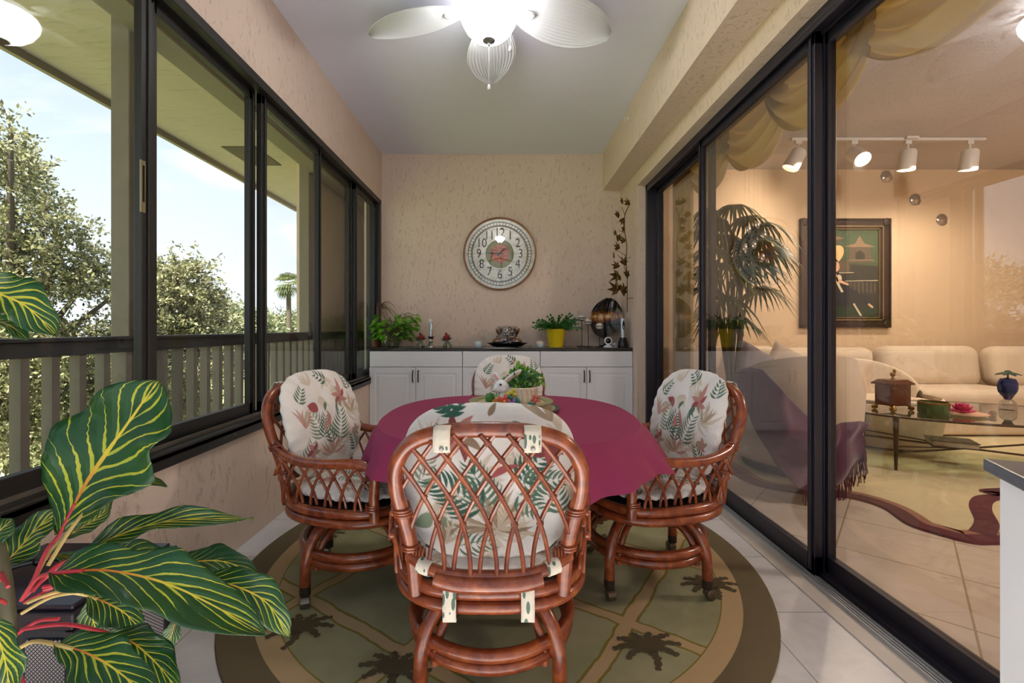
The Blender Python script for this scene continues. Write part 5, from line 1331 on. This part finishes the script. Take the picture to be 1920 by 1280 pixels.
for ring_, (n_, tl, R_, zz) in enumerate(((9, .35, .055, .03), (8, .8, .042, .05), (6, 1.2, .028, .062))):
    for k in range(n_):
        a = 2*PI*k/n_+ring_*.3; R2 = Matrix.Rotation(a, 3, 'Z') @ Matrix.Rotation(-tl, 3, 'Y')
        m.ball(c+Vector((R_*math.cos(a), R_*math.sin(a), zz)), (.030, .022, .007), 9, 6, R2)
m.ball(c+Vector((0, 0, .04)), (.04, .04, .03), 12, 8); m.build('petals', M('hot_pink', '#c62f6a', .4, var=.15, scale=30), p)
for dx, lab in ((-.13, 'tiny glass votive left of the pink flower'), (.12, 'tiny glass votive right of the pink flower')):
    q = c+Vector((dx, -.03, 0)) if dx < 0 else c+Vector((dx+.05, -.06, 0)); m = MB(); m.lathe([(0, 0), (.018, 0), (.024, .02), (.02, .036), (.014, .038), (.016, .02), (0, .006)], q, 16); single(m, 'glass_votive', CRY, lab, 'votive', 'glass votives on the coffee table')
c = ont(1893, 770)+Vector((.03, .04, 0)); p = thing('glass_figurine', 'tall blue and clear glass figure with a green leaf hat on the coffee table', 'figurine', c)
m = MB(); m.lathe([(0, 0), (.05, 0), (.055, .01), (.05, .06), (.03, .085), (0, .09)], c, 26); m.build('base', glass('clear_block_glass', (.85,.88,.9,1), 3, .12), p)
m = MB(); m.lathe([(0, .085), (.02, .085), (.055, .16), (.06, .22), (.045, .255), (.015, .262), (0, .262)], c, 26)
for sg in (-1, 1): m.tube(catmull([c+Vector((sg*.04, 0, .25)), c+Vector((sg*.075, 0, .22)), c+Vector((sg*.075, 0, .16)), c+Vector((sg*.045, 0, .12))], 5), .007, 7)
m.build('body', M('cobalt_glass', '#2b3466', .08, var=.3), p)
m = MB(); m.tube([c+Vector((0, 0, .26)), c+Vector((0, 0, .295))], .006, 6)
for k in range(7): a = 2*PI*k/7; m.ball(c+Vector((.035*math.cos(a), .035*math.sin(a), .30-.004*(k % 2))), (.05, .018, .006), 8, 5, Matrix.Rotation(a, 3, 'Z') @ Matrix.Rotation(.3, 3, 'Y'))
m.ball(c+Vector((0, 0, .31)), (.022, .022, .014), 10, 6); m.build('leaf_hat', M('dark_green_glass', '#2e4a3c', .15, var=.4), p)
cb = (legs[0]+legs[2]+legs[1]+legs[3])*.25; cb.z = .158; p = thing('book', 'thick pale book with a dark cover lying on the stretcher of the coffee table', 'book', cb)
m = MB(); m.obox(cb+Vector((-.1, .05, .028)), (.27, .20, .036), -.5); m.build('pages', M('pages', '#c9c2b4', .8), p, smooth=False)
m = MB(); m.obox(cb+Vector((-.1, .05, .050)), (.285, .215, .006), -.5); m.obox(cb+Vector((-.1, .05, .006)), (.285, .215, .006), -.5); m.build('cover', M('book_cover', '#4a4336', .5, var=.3), p, smooth=False)

# narrow white cabinet with dark top beside the lens
p = thing('white_side_cabinet', 'white cabinet with a dark worktop at the right edge beside the glass door', 'cabinet', (.80, .45, 0))
a_ = Vector((.733, .697, 0)); dl = Vector((-.42, -.91, 0)).normalized(); dr = Vector((.93, -.32, 0)).normalized()
dr = Vector((-dl.y, dl.x, 0))*-1 if Vector((-dl.y, dl.x, 0)).x < 0 else Vector((-dl.y, dl.x, 0))
def quadp(o1, o2, l1, l2): return [tuple((a_+dl*l1[0]+dr*o1).xy), tuple((a_+dl*l1[0]+dr*o2).xy), tuple((a_+dl*l1[1]+dr*o2).xy), tuple((a_+dl*l1[1]+dr*o1).xy)]
m = MB(); m.prism(quadp(0, .40, (0, .55), 0), .901, .92); m.build('worktop', M('slate_top', '#5b6068', .25, var=.2, scale=50), p, smooth=False, bevel=.003)
m = MB(); m.prism(quadp(.012, .37, (.016, .52), 0), .0, .900); m.build('cabinet_body', WHITE, p, smooth=False, bevel=.003)
k0 = a_+dl*.09+dr*.030; m = MB(); m.lathe([(0, 0), (.008, 0), (.006, .012), (.014, .02), (.012, .03), (0, .032)], (k0.x, k0.y, .60), 14, rot=(-dr).to_track_quat('Z', 'Y').to_matrix()); m.build('knob', STEEL, p)
# ------------------------------------------------------------------ croton in the foreground
def croton_mat():
    t = NT('croton_leaf'); uv = t.n('ShaderNodeUVMap'); uv.uv_map = 'UVMap'; sep = t.n('ShaderNodeSeparateXYZ'); t.l(uv.outputs[0], sep.inputs[0])
    oi = t.n('ShaderNodeObjectInfo'); rnd = oi.outputs['Random']; co = t.coord()
    u = t.math('ABSOLUTE', t.math('SUBTRACT', sep.outputs[0], .5)); v = sep.outputs[1]
    n = t.noise(co, 22, 4, .6); nb = t.noise(co, 13, 4)
    vv = t.math('ADD', t.math('SUBTRACT', t.math('MULTIPLY', v, 9), t.math('MULTIPLY', t.math('POWER', u, .8), 5.2)), t.math('MULTIPLY', n, .5))
    fr_ = t.math('ABSOLUTE', t.math('SUBTRACT', t.math('FRACT', vv), .5))
    wid = t.math('MULTIPLY', t.math('SUBTRACT', t.math('ADD', nb, t.math('MULTIPLY', rnd, .14)), .37), .66)
    wid = t.math('MULTIPLY', wid, t.math('SUBTRACT', 1.15, t.math('MULTIPLY', u, 2.0)))
    lat = t.math('LESS_THAN', fr_, t.math('MAXIMUM', wid, .0))
    latc = t.mix(t.noise(co, 30), lin('#8fae2c'), lin('#d3bf3c'))
    green = t.mix(nb, lin('#0e3216'), lin('#1f5a24'))
    c = t.mix(lat, green, latc)
    mid = t.math('LESS_THAN', u, t.math('SUBTRACT', .026, t.math('MULTIPLY', v, .014)))
    mc = t.ramp(t.math('ADD', v, t.math('MULTIPLY', rnd, .3)), [(.1, lin('#c9443a')), (.38, lin('#d98a2c')), (.6, lin('#d9c33c'))])
    c = t.mix(mid, c, mc)
    h = t.math('ADD', t.math('MULTIPLY', fr_, .5), t.math('MULTIPLY', n, .2))
    p = t.n('ShaderNodeBsdfPrincipled'); t.l(c, p.inputs['Base Color']); p.inputs['Roughness'].default_value = .28; t.l(t.bump(h, .5, .006), p.inputs['Normal'])
    tr = t.n('ShaderNodeBsdfTranslucent'); t.l(c, tr.inputs[0]); mx = t.n('ShaderNodeMixShader'); mx.inputs[0].default_value = .18
    t.l(p.outputs[0], mx.inputs[1]); t.l(tr.outputs[0], mx.inputs[2]); t.l(mx.outputs[0], t.out.inputs[0]); return t.m
CROT = croton_mat()
PET = M('red_petiole', '#b5303c', .4, var=.2); PETG = M('pale_petiole', '#c9b06a', .4, var=.2)
stem0 = at(15, 1150, .80)
p = thing('croton_plant', 'croton with large dark green leaves veined in yellow and red, foreground by the windows', 'plant', (stem0.x, stem0.y, 0))
m = MB(); m.lathe([(0, 0), (.11, 0), (.135, .26), (.14, .28), (.13, .28), (.12, .25), (0, .24)], (stem0.x, stem0.y, .003), 30); m.build('pot', M('dark_planter', '#2c3440', .35), p)
m = MB(); top = at(5, 560, .80)
m.tube(catmull([(stem0.x, stem0.y, .25), (stem0.x-.01, stem0.y, .42), stem0, stem0+Vector((-.03, .02, .15)), stem0+Vector((-.05, .02, .32)), top+Vector((-.06, 0, -.08))], 6), [.014]*8+[.012]*8+[.010]*8+[.008]*8, 10) if False else m.tube(catmull([(stem0.x, stem0.y, .25), (stem0.x-.01, stem0.y, .42), tuple(stem0), tuple(stem0+Vector((-.05, .02, .15))), tuple(stem0+Vector((-.09, .02, .32))), tuple(top+Vector((-.09, 0, -.08)))], 6), .011, 10)
m.build('stem', M('croton_stem', '#55503a', .7, var=.3, scale=60), p)
def croton(ctrl, depths, width, face=(0, -1, .25), cup=.25, wave=.10, root=None, red=True, shape=(.0, .55, .92, 1.0, .86, .55, .0), twist=0):
    P3 = [at(x, y, d) for (x, y), d in zip(ctrl, depths)]
    C_ = catmull(P3, 10); n = len(C_)-1; m = MB(); NV = 14; vs = []; uvs = []
    L = sum((C_[i+1]-C_[i]).length for i in range(n)); dm = sum(depths)/len(depths); W_ = .88*width*dm/F/2; acc = 0
    seed = random.random()*10
    for i in range(n+1):
        s = i/n; T = (C_[min(i+1, n)]-C_[max(i-1, 0)]).normalized(); fc = Vector(face).normalized()
        if twist: fc = Matrix.Rotation(twist*s, 3, T) @ fc
        sd = T.cross(fc).normalized(); nn = sd.cross(T).normalized()
        if nn.dot(fc) < 0: nn = -nn
        w = W_*np.interp(s, np.linspace(0, 1, len(shape)), shape)
        for j in range(NV+1):
            t_ = 2*j/NV-1
            wv = wave*W_*math.sin(s*15+seed+(2 if t_ > 0 else 0))*abs(t_)**1.5
            rib = .03*W_*math.sin((s*11-abs(t_)*2.6)*2*PI)*abs(t_)**.5*(1-abs(t_)*.4)
            ww = w*(1+.10*math.sin(s*19+seed*2+(1.5 if t_ > 0 else 0)))
            vs.append(C_[i]+sd*ww*t_+nn*(cup*w*abs(t_)**1.2+wv+rib)); uvs.append((j/NV, s))
    fs = [(i*(NV+1)+j, (i+1)*(NV+1)+j, (i+1)*(NV+1)+j+1, i*(NV+1)+j+1) for i in range(n) for j in range(NV)]
    m.add(vs, fs); o = m.build('leaf', CROT, p, mods=sol(.0012))
    me = o.data; ul = me.uv_layers.new(name='UVMap')
    for lp in me.loops: ul.data[lp.index].uv = uvs[lp.vertex_index]
    if root is not None:
        r0 = at(root[0], root[1], root[2]-.03); e0 = P3[0]; m = MB(); m.tube(catmull([r0, r0.lerp(e0, .5)+Vector((0, 0, .012)), e0, C_[min(6, n)]], 5), .0030, 8); m.build('petiole', PET if red else PETG, o)
    return o
ST = (30, 1120, .80)
croton([(112,1000),(165,900),(235,800),(298,712)], [.82,.84,.86,.88], 215, (.15,-1,.12), .16, .10, (60,1095,.80), True, (.0,.30,.62,.92,1.0,.80,.86,.45,.0))
croton([(-60,505),(-10,545),(50,575),(106,628)], [.70,.72,.74,.76], 105, (.2,-1,.5), .2, .10, (-40,620,.74), False)
croton([(-70,575),(-20,598),(20,612),(54,637)], [.74,.75,.77,.78], 52, (0,-.8,.9), .3, .1, (-50,640,.76), False)
croton([(185,935),(230,915),(275,902),(313,912)], [.86,.87,.88,.88], 30, (0,-.6,1), .4, .12, (90,1060,.80), False)
croton([(140,1045),(230,1000),(330,975),(475,972)], [.82,.86,.90,.95], 52, (0,-.75,.75), .5, .40, (60,1110,.80), True)
croton([(95,1075),(210,1070),(340,1105),(498,1190)], [.72,.73,.76,.80], 122, (0,-.65,.8), .22, .12, (40,1125,.78), True, (.0,.62,.85,.80,1.0,.9,.55,.0))
croton([(300,1070),(370,1052),(430,1055),(486,1084)], [.90,.91,.92,.92], 62, (.1,-.7,.8), .2, .12, (80,1105,.80), True)
croton([(370,1085),(440,1098),(500,1130),(543,1195)], [.83,.83,.84,.84], 78, (.2,-.8,.6), .2, .08, (80,1100,.80), True)
croton([(205,1187),(250,1205),(295,1245),(338,1300)], [.76,.75,.74,.73], 78, (.2,-.8,.6), .2, .2, (40,1180,.78), True)
croton([(105,1208),(165,1225),(230,1265),(300,1330)], [.70,.69,.68,.66], 98, (0,-.7,.7), .15, .1, (20,1225,.76), False)
croton([(-10,1072),(30,1035),(70,990),(120,952)], [.84,.86,.88,.90], 70, (.3,-.9,.4), .2, .2, (15,1100,.80), True)
croton([(330,1155),(325,1180),(315,1205),(298,1228)], [.9,.9,.9,.9], 34, (.4,-.9,.2), .3, .1, (230,1110,.88), True)
croton([(-20,1150),(0,1200),(15,1260),(20,1330)], [.66,.66,.66,.66], 75, (.3,-1,.1), .2, .1, (10,1130,.78), True)
croton([(-45,1030),(-20,1010),(5,990),(26,972)], [.74,.75,.75,.76], 60, (.2,-1,.2), .2, .1, (0,1090,.80), True)
croton([(118,1010),(160,985),(190,965),(212,935)], [.92,.93,.94,.95], 40, (.2,-.9,.4), .2, .1, (60,1095,.82), False)
croton([(160,1115),(200,1130),(235,1150),(268,1185)], [.86,.86,.86,.86], 72, (.1,-.8,.6), .2, .15, (50,1130,.82), False)
croton([(178,1110),(172,1150),(178,1180),(165,1205)], [.9,.9,.9,.9], 48, (.5,-.9,.2), .2, .15, (80,1120,.86), True)
croton([(100,1040),(190,1052),(270,1040),(350,1062)], [.96,.97,.98,.98], 60, (0,-.8,.6), .3, .2, (50,1110,.86), True)
for a, b, d, c_ in (((40,1125),(170,1030),.84,1), ((45,1130),(210,1065),.86,1), ((40,1150),(150,1110),.84,0), ((30,1190),(110,1160),.80,1), ((20,1230),(60,1330),.76,1)):
    q0 = at(*a, .80); q1 = at(*b, d); m = MB(); m.tube(catmull([q0, q0.lerp(q1, .5)+Vector((0, 0, .01)), q1], 5), .0030, 8); m.build('petiole', PET if c_ else PETG, p)

# dark cabinet with perforated side behind the croton
def perf():
    t = NT('perforated_metal'); co = t.coord(); sep = t.n('ShaderNodeSeparateXYZ'); t.l(co, sep.inputs[0]); s = .009
    sx_ = t.math('ADD', sep.outputs[0], sep.outputs[1])
    a = t.math('FRACT', t.math('DIVIDE', t.math('ADD', sx_, sep.outputs[2]), s)); b = t.math('FRACT', t.math('DIVIDE', t.math('SUBTRACT', sx_, sep.outputs[2]), s))
    hole = t.math('MULTIPLY', t.math('GREATER_THAN', a, .3), t.math('GREATER_THAN', b, .3))
    t.pr(t.mix(hole, lin('#2a2530'), lin('#b9b6b8')), .5); return t.m
PLUM = M('plum_black_lacquer', '#2b2530', .3, var=.1)
bx0, bx1, by0, by1, bt = -1.335, -.955, 1.00, 1.32, .50
p = thing('lantern_cabinet', 'dark low cabinet with moulded top and perforated side panel behind the croton', 'cabinet', ((bx0+bx1)/2, (by0+by1)/2, 0))
m = MB(); m.box(bx0+.02, bx1-.02, by0+.02, by1-.02, 0, bt-.06); m.build('cabinet_body', M('smoked_glass', '#27313a', .1), p, smooth=False)
m = MB()
for k, (o, z0_, z1_) in enumerate(((.028, bt-.075, bt-.06), (.016, bt-.06, bt-.045), (.008, bt-.045, bt-.028), (.0, bt-.028, bt-.012), (.012, bt-.012, bt))): m.box(bx0+o, bx1-o, by0+o, by1-o, z0_, z1_)
m.build('top_moulding', PLUM, p, smooth=False, bevel=.003)
for xx in (bx0+.012, bx1-.030):
    for yy in (by0+.012, by1-.030): m = MB(); m.box(xx, xx+.018, yy, yy+.018, 0, bt-.06); m.build('corner_post', PLUM, p, smooth=False)
m = MB(); m.box(bx1-.022, bx1-.018, by0+.03, by1-.03, .05, bt-.08); m.box(bx1-.12, bx1-.032, by0+.014, by0+.018, .05, bt-.08); m.build('perforated_panel', perf(), p, smooth=False)
m = MB(); hz_ = bt+.03
m.tube(catmull([(bx0+.10, by0+.10, bt), (bx0+.12, by0+.12, hz_), (bx0+.20, by0+.16, hz_+.004), (bx0+.28, by0+.20, hz_), (bx0+.30, by0+.21, bt)], 6), .007, 8)
for q in ((bx0+.16, by0+.14), (bx0+.20, by0+.16), (bx0+.24, by0+.18)): m.ball((q[0], q[1], hz_+.003), .012, 10, 8)
m.build('handle', BLACK, p)

# ------------------------------------------------------------------ garden outside: grass, oaks, palm, far trees
GZ = -4.6
m = MB(); m.grid(lambda u, v: (-140+137*u, -40+240*v, GZ+.15*math.sin(u*20)*math.sin(v*17)), 20, 20)
struct(m, 'lawn', M('sunny_grass', '#7d8450', .95, var=.2, scale=.35, bump=.4, bscale=8))
def sprig_tree(name, label, clumps, Y0, nsp, leafsz, mat, trunk, seed, group=None, per=26, cat='tree', thick=.12):
    """clumps: (px, py, radius px, depth) -> crown of leafy sprigs in true 3D"""
    g = np.random.default_rng(seed)
    Cc = np.array([[(x-CX)*d/F, d, H-(y-CY)*d/F, r*d/F] for x, y, r, d in clumps])
    t = thing(name, label, cat, (trunk[0], trunk[1], GZ), group)
    w = Cc[:, 3]**2; k = g.choice(len(Cc), nsp, p=w/w.sum())
    d = g.normal(size=(nsp, 3)); d[:, 2] = np.abs(d[:, 2])*.9-.25*np.abs(d[:, 2])*(g.random(nsp) < .3); d /= np.linalg.norm(d, axis=1)[:, None]
    r = Cc[k, 3]*g.uniform(.35, 1.05, nsp)**.6
    base = Cc[k, :3]+d*r[:, None]*np.array([1, 1, .85])
    dirn = d+g.normal(size=(nsp, 3))*.5; dirn /= np.linalg.norm(dirn, axis=1)[:, None]
    Ls = leafsz*g.uniform(3.5, 8, nsp)
    s = (np.arange(per)+.5)/per
    P = base[:, None, :]+dirn[:, None, :]*(Ls[:, None]*s[None])[..., None]; P[..., 2] -= (Ls[:, None]*.25*s[None]**2)
    P = P.reshape(-1, 3)+g.normal(size=(nsp*per, 3))*leafsz*.35
    n = len(P); ax = np.repeat(dirn, per, 0)+g.normal(size=(n, 3))*.9; ax /= np.linalg.norm(ax, axis=1)[:, None]
    nr = g.normal(size=(n, 3)); sd = np.cross(ax, nr); sd /= np.linalg.norm(sd, axis=1)[:, None]
    z = (leafsz*g.uniform(.6, 1.3, n))[:, None]
    V = np.stack([P, P+ax*z*.5+sd*z*.24, P+ax*z, P+ax*z*.5-sd*z*.24], 1).reshape(-1, 3)
    npmesh('foliage', V, np.arange(n*4).reshape(-1, 4), mat, t)
    m = MB(); tr = Vector((trunk[0], trunk[1], GZ)); fk = Vector((trunk[0], trunk[1], trunk[2]))
    m.tube(catmull([tr, tr.lerp(fk, .5)+Vector((.1, .05, 0)), fk], 5), [thick*(1.25-.05*i) for i in range(11)], 10)
    for c in Cc:
        e = Vector(c[:3]); m.tube(catmull([fk, fk.lerp(e, .5)+Vector((0, 0, -.15*(e-fk).length*0)), e], 4), [thick*.5*(1-.09*i) for i in range(9)], 7)
    m.build('trunk', BARK, t)
    return t
BARK = M('oak_bark', '#4f463b', .95, bump=.6, bscale=20, var=.2)
OAK = leaf_mat('oak_leaf', '#474b34', '#767850', '#b2ac84', .35, .3); OAK2 = leaf_mat('oak_leaf_dark', '#404a34', '#6c7650', '#a09f78', .4, .3)
sprig_tree('oak_tree', 'tall grey-green oak crown outside, filling the nearest window', [(-90,330,120,8.5),(-20,345,75,8.0),(20,300,42,7.5),(45,430,75,8.0),(-60,470,110,8.5),(110,490,60,8.5),(150,545,70,9),(55,540,90,8.5),(-50,600,110,8.5),(205,560,45,9),(-60,740,140,8),(60,700,120,8.5),(170,680,90,9),(60,830,120,8.5),(-60,900,140,8),(170,800,90,9),(240,720,70,9.5),(20,235,20,7.5)], 8, 3000, .085, OAK, (-9.4, 8.6, .2), 1, 'oak trees outside the windows', thick=.2)
sprig_tree('oak_tree', 'rounded oak crown seen between the first two window posts', [(310,560,60,11),(345,580,50,11.5),(330,515,26,11),(372,500,14,11),(385,575,26,12),(310,640,70,11),(370,640,50,12),(340,720,70,11),(410,610,22,13),(290,690,60,11),(390,700,40,12),(300,800,80,11),(360,790,50,12)], 11, 1700, .10, OAK, (-7.9, 11.5, .2), 2, 'oak trees outside the windows', thick=.16)
sprig_tree('shrub_tree', 'low olive tree beyond the oak, just above the railing', [(430,615,18,20),(455,618,16,21),(410,625,22,19),(480,625,14,22),(440,650,26,20),(405,680,30,19),(475,655,18,22)], 20, 500, .2, OAK2, (-12.3, 20.5, -1.5), 3, thick=.12)
for i in range(15):
    px = 330+i*22+random.uniform(-5, 5); d = random.uniform(70, 95); tx = (px-CX)*d/F; hh = random.uniform(598, 606)
    sprig_tree('distant_tree', 'dark green tree in the distant row along the horizon', [(px, hh+6, 12, d), (px+10, hh+11, 11, d+2), (px-9, hh+12, 11, d-2), (px, hh+22, 14, d)], d, 170, .55, OAK2, (tx, d, -2.5), 20+i, 'trees along the horizon', per=12, thick=.3)
# fan palm far away
d = 42; c = at(541, 533, d); p = thing('palm_tree', 'lone tall fan palm standing against the sky beyond the lawn', 'tree', (c.x, c.y, GZ))
m = MB(); m.tube([(c.x+.1, c.y, GZ), (c.x+.05, c.y, (GZ+c.z)/2), (c.x, c.y, c.z)], [.30, .22, .2], 10); m.build('trunk', BARK, p)
m = MB(); g = random.Random(6)
for i in range(46):
    a = g.uniform(0, 2*PI); e = g.uniform(-1.1, 1.2); dd = Vector((math.cos(a)*math.cos(e), math.sin(a)*math.cos(e), math.sin(e))); q = c+dd*.65; sd = dd.cross(Vector((0, 0, 1)))
    if sd.length < .1: continue
    sd.normalize(); upv = sd.cross(dd)
    for k in range(9):
        b = -1.1+2.2*k/8; v = (dd*math.cos(b)+sd*math.sin(b)).normalized(); L = .85
        pts = [q, q+v*L*.6+upv*.02, q+v*L-Vector((0, 0, .30))]; w_ = upv.cross(v).normalized()*.05
        m.add([pts[0]-w_*.3, pts[0]+w_*.3, pts[1]+w_, pts[1]-w_, pts[2]], [(0, 1, 2, 3), (3, 2, 4)])
m.build('frond', leaf_mat('fan_palm_leaf', '#39472a', '#5d6c3c', '#8a8a5a', .5, .3), p)['kind'] = 'stuff'
# ------------------------------------------------------------------ world, lights, camera
w = bpy.data.worlds.new('sky'); bpy.context.scene.world = w; w.use_nodes = True; nt = w.node_tree; nt.nodes.clear()
def wn(t, **k):
    n = nt.nodes.new(t)
    for a, b in k.items(): setattr(n, a, b)
    return n
out = wn('ShaderNodeOutputWorld'); bg = wn('ShaderNodeBackground'); tc = wn('ShaderNodeTexCoord'); nt.links.new(bg.outputs[0], out.inputs[0])
sep = wn('ShaderNodeSeparateXYZ'); nt.links.new(tc.outputs['Generated'], sep.inputs[0])
cr = wn('ShaderNodeValToRGB'); nt.links.new(sep.outputs[2], cr.inputs[0])
els = cr.color_ramp.elements
for p, c in ((0, '#d6dde2'), (.10, '#9dbcd8'), (.30, '#6d9dcd'), (1, '#4478b6')):
    if p in (0, 1): e = els[int(p)]; e.position = p
    else: e = els.new(p)
    e.color = lin(c)
mp = wn('ShaderNodeMapping'); mp.inputs['Scale'].default_value = (1.6, 1.6, 4.5); mp.inputs['Location'].default_value = (.3, .9, .15); nt.links.new(tc.outputs['Generated'], mp.inputs[0])
n1 = wn('ShaderNodeTexNoise'); n1.inputs['Scale'].default_value = 1.5; n1.inputs['Detail'].default_value = 7; n1.inputs['Roughness'].default_value = .55; n1.inputs['Distortion'].default_value = .4
nt.links.new(mp.outputs[0], n1.inputs['Vector'])
r1 = wn('ShaderNodeValToRGB'); nt.links.new(n1.outputs['Fac'], r1.inputs[0]); r1.color_ramp.elements[0].position = .50; r1.color_ramp.elements[1].position = .63
n2 = wn('ShaderNodeTexNoise'); n2.inputs['Scale'].default_value = 3.2; n2.inputs['Detail'].default_value = 6; nt.links.new(mp.outputs[0], n2.inputs['Vector'])
r2 = wn('ShaderNodeValToRGB'); nt.links.new(n2.outputs['Fac'], r2.inputs[0]); r2.color_ramp.elements[0].position = .35; r2.color_ramp.elements[0].color = lin('#b4bac6'); r2.color_ramp.elements[1].position = .62; r2.color_ramp.elements[1].color = lin('#e4e6ea')
mx = wn('ShaderNodeMix', data_type='RGBA'); nt.links.new(r1.outputs[0], mx.inputs[0]); nt.links.new(cr.outputs[0], mx.inputs[6]); nt.links.new(r2.outputs[0], mx.inputs[7])
nt.links.new(mx.outputs[2], bg.inputs[0]); bg.inputs[1].default_value = SKY
def lamp(typ, name, loc, energy, col=(1,1,1), rot=None, **kw):
    l = bpy.data.lights.new(name, typ); l.energy = energy; l.color = col
    for k, v in kw.items(): setattr(l, k, v)
    o = bpy.data.objects.new(name, l); C.objects.link(o); o.location = loc
    if rot: o.rotation_euler = rot
    return o
s = lamp('SUN', 'sun', (-10, 0, 20), SUN, (1, .94, .87), angle=.03)
s.rotation_euler = Vector((.22, .90, -1.45)).to_track_quat('-Z', 'Y').to_euler()

for i, (x, e) in enumerate(((2.95, 1), (3.50, 1), (4.05, 1), (4.66, 1))):
    o = lamp('SPOT', 'track_lamp', (x, 4.50, 2.72), TRACKW*e, (1, .84, .66), spot_size=2.4, spot_blend=.8, shadow_soft_size=.05)
    o.rotation_euler = Vector(((-.45, .75, -.55), (-.3, -.6, -.7), (0, .4, -1), (.2, .4, -1))[i]).to_track_quat('-Z', 'Y').to_euler()
lamp('POINT', 'room_fill', (4.3, 1.6, 2.72), ROOMW, (1, .90, .80), shadow_soft_size=.2)  # unseen fill light added to brighten the living room, has no fixture
cam = bpy.data.cameras.new('camera'); co = bpy.data.objects.new('camera', cam); C.objects.link(co); bpy.context.scene.camera = co
co.location = (0, 0, H); co.rotation_euler = (PI/2, 0, 0)
cam.sensor_width = 36; cam.lens = F/1920*36; cam.shift_x = (960-CX)/1920; cam.shift_y = -(640-CY)/1920; cam.clip_start = .02; cam.clip_end = 500
sc = bpy.context.scene
sc.view_settings.view_transform = 'Standard'; sc.view_settings.look = 'None'; sc.view_settings.gamma = 1; sc.view_settings.exposure = EXPO
sc.cycles.max_bounces = 10; sc.cycles.transparent_max_bounces = 16; sc.cycles.glossy_bounces = 5; sc.cycles.sample_clamp_indirect = 6
sc.cycles.use_denoising = True; sc.cycles.caustics_reflective = False; sc.cycles.caustics_refractive = False
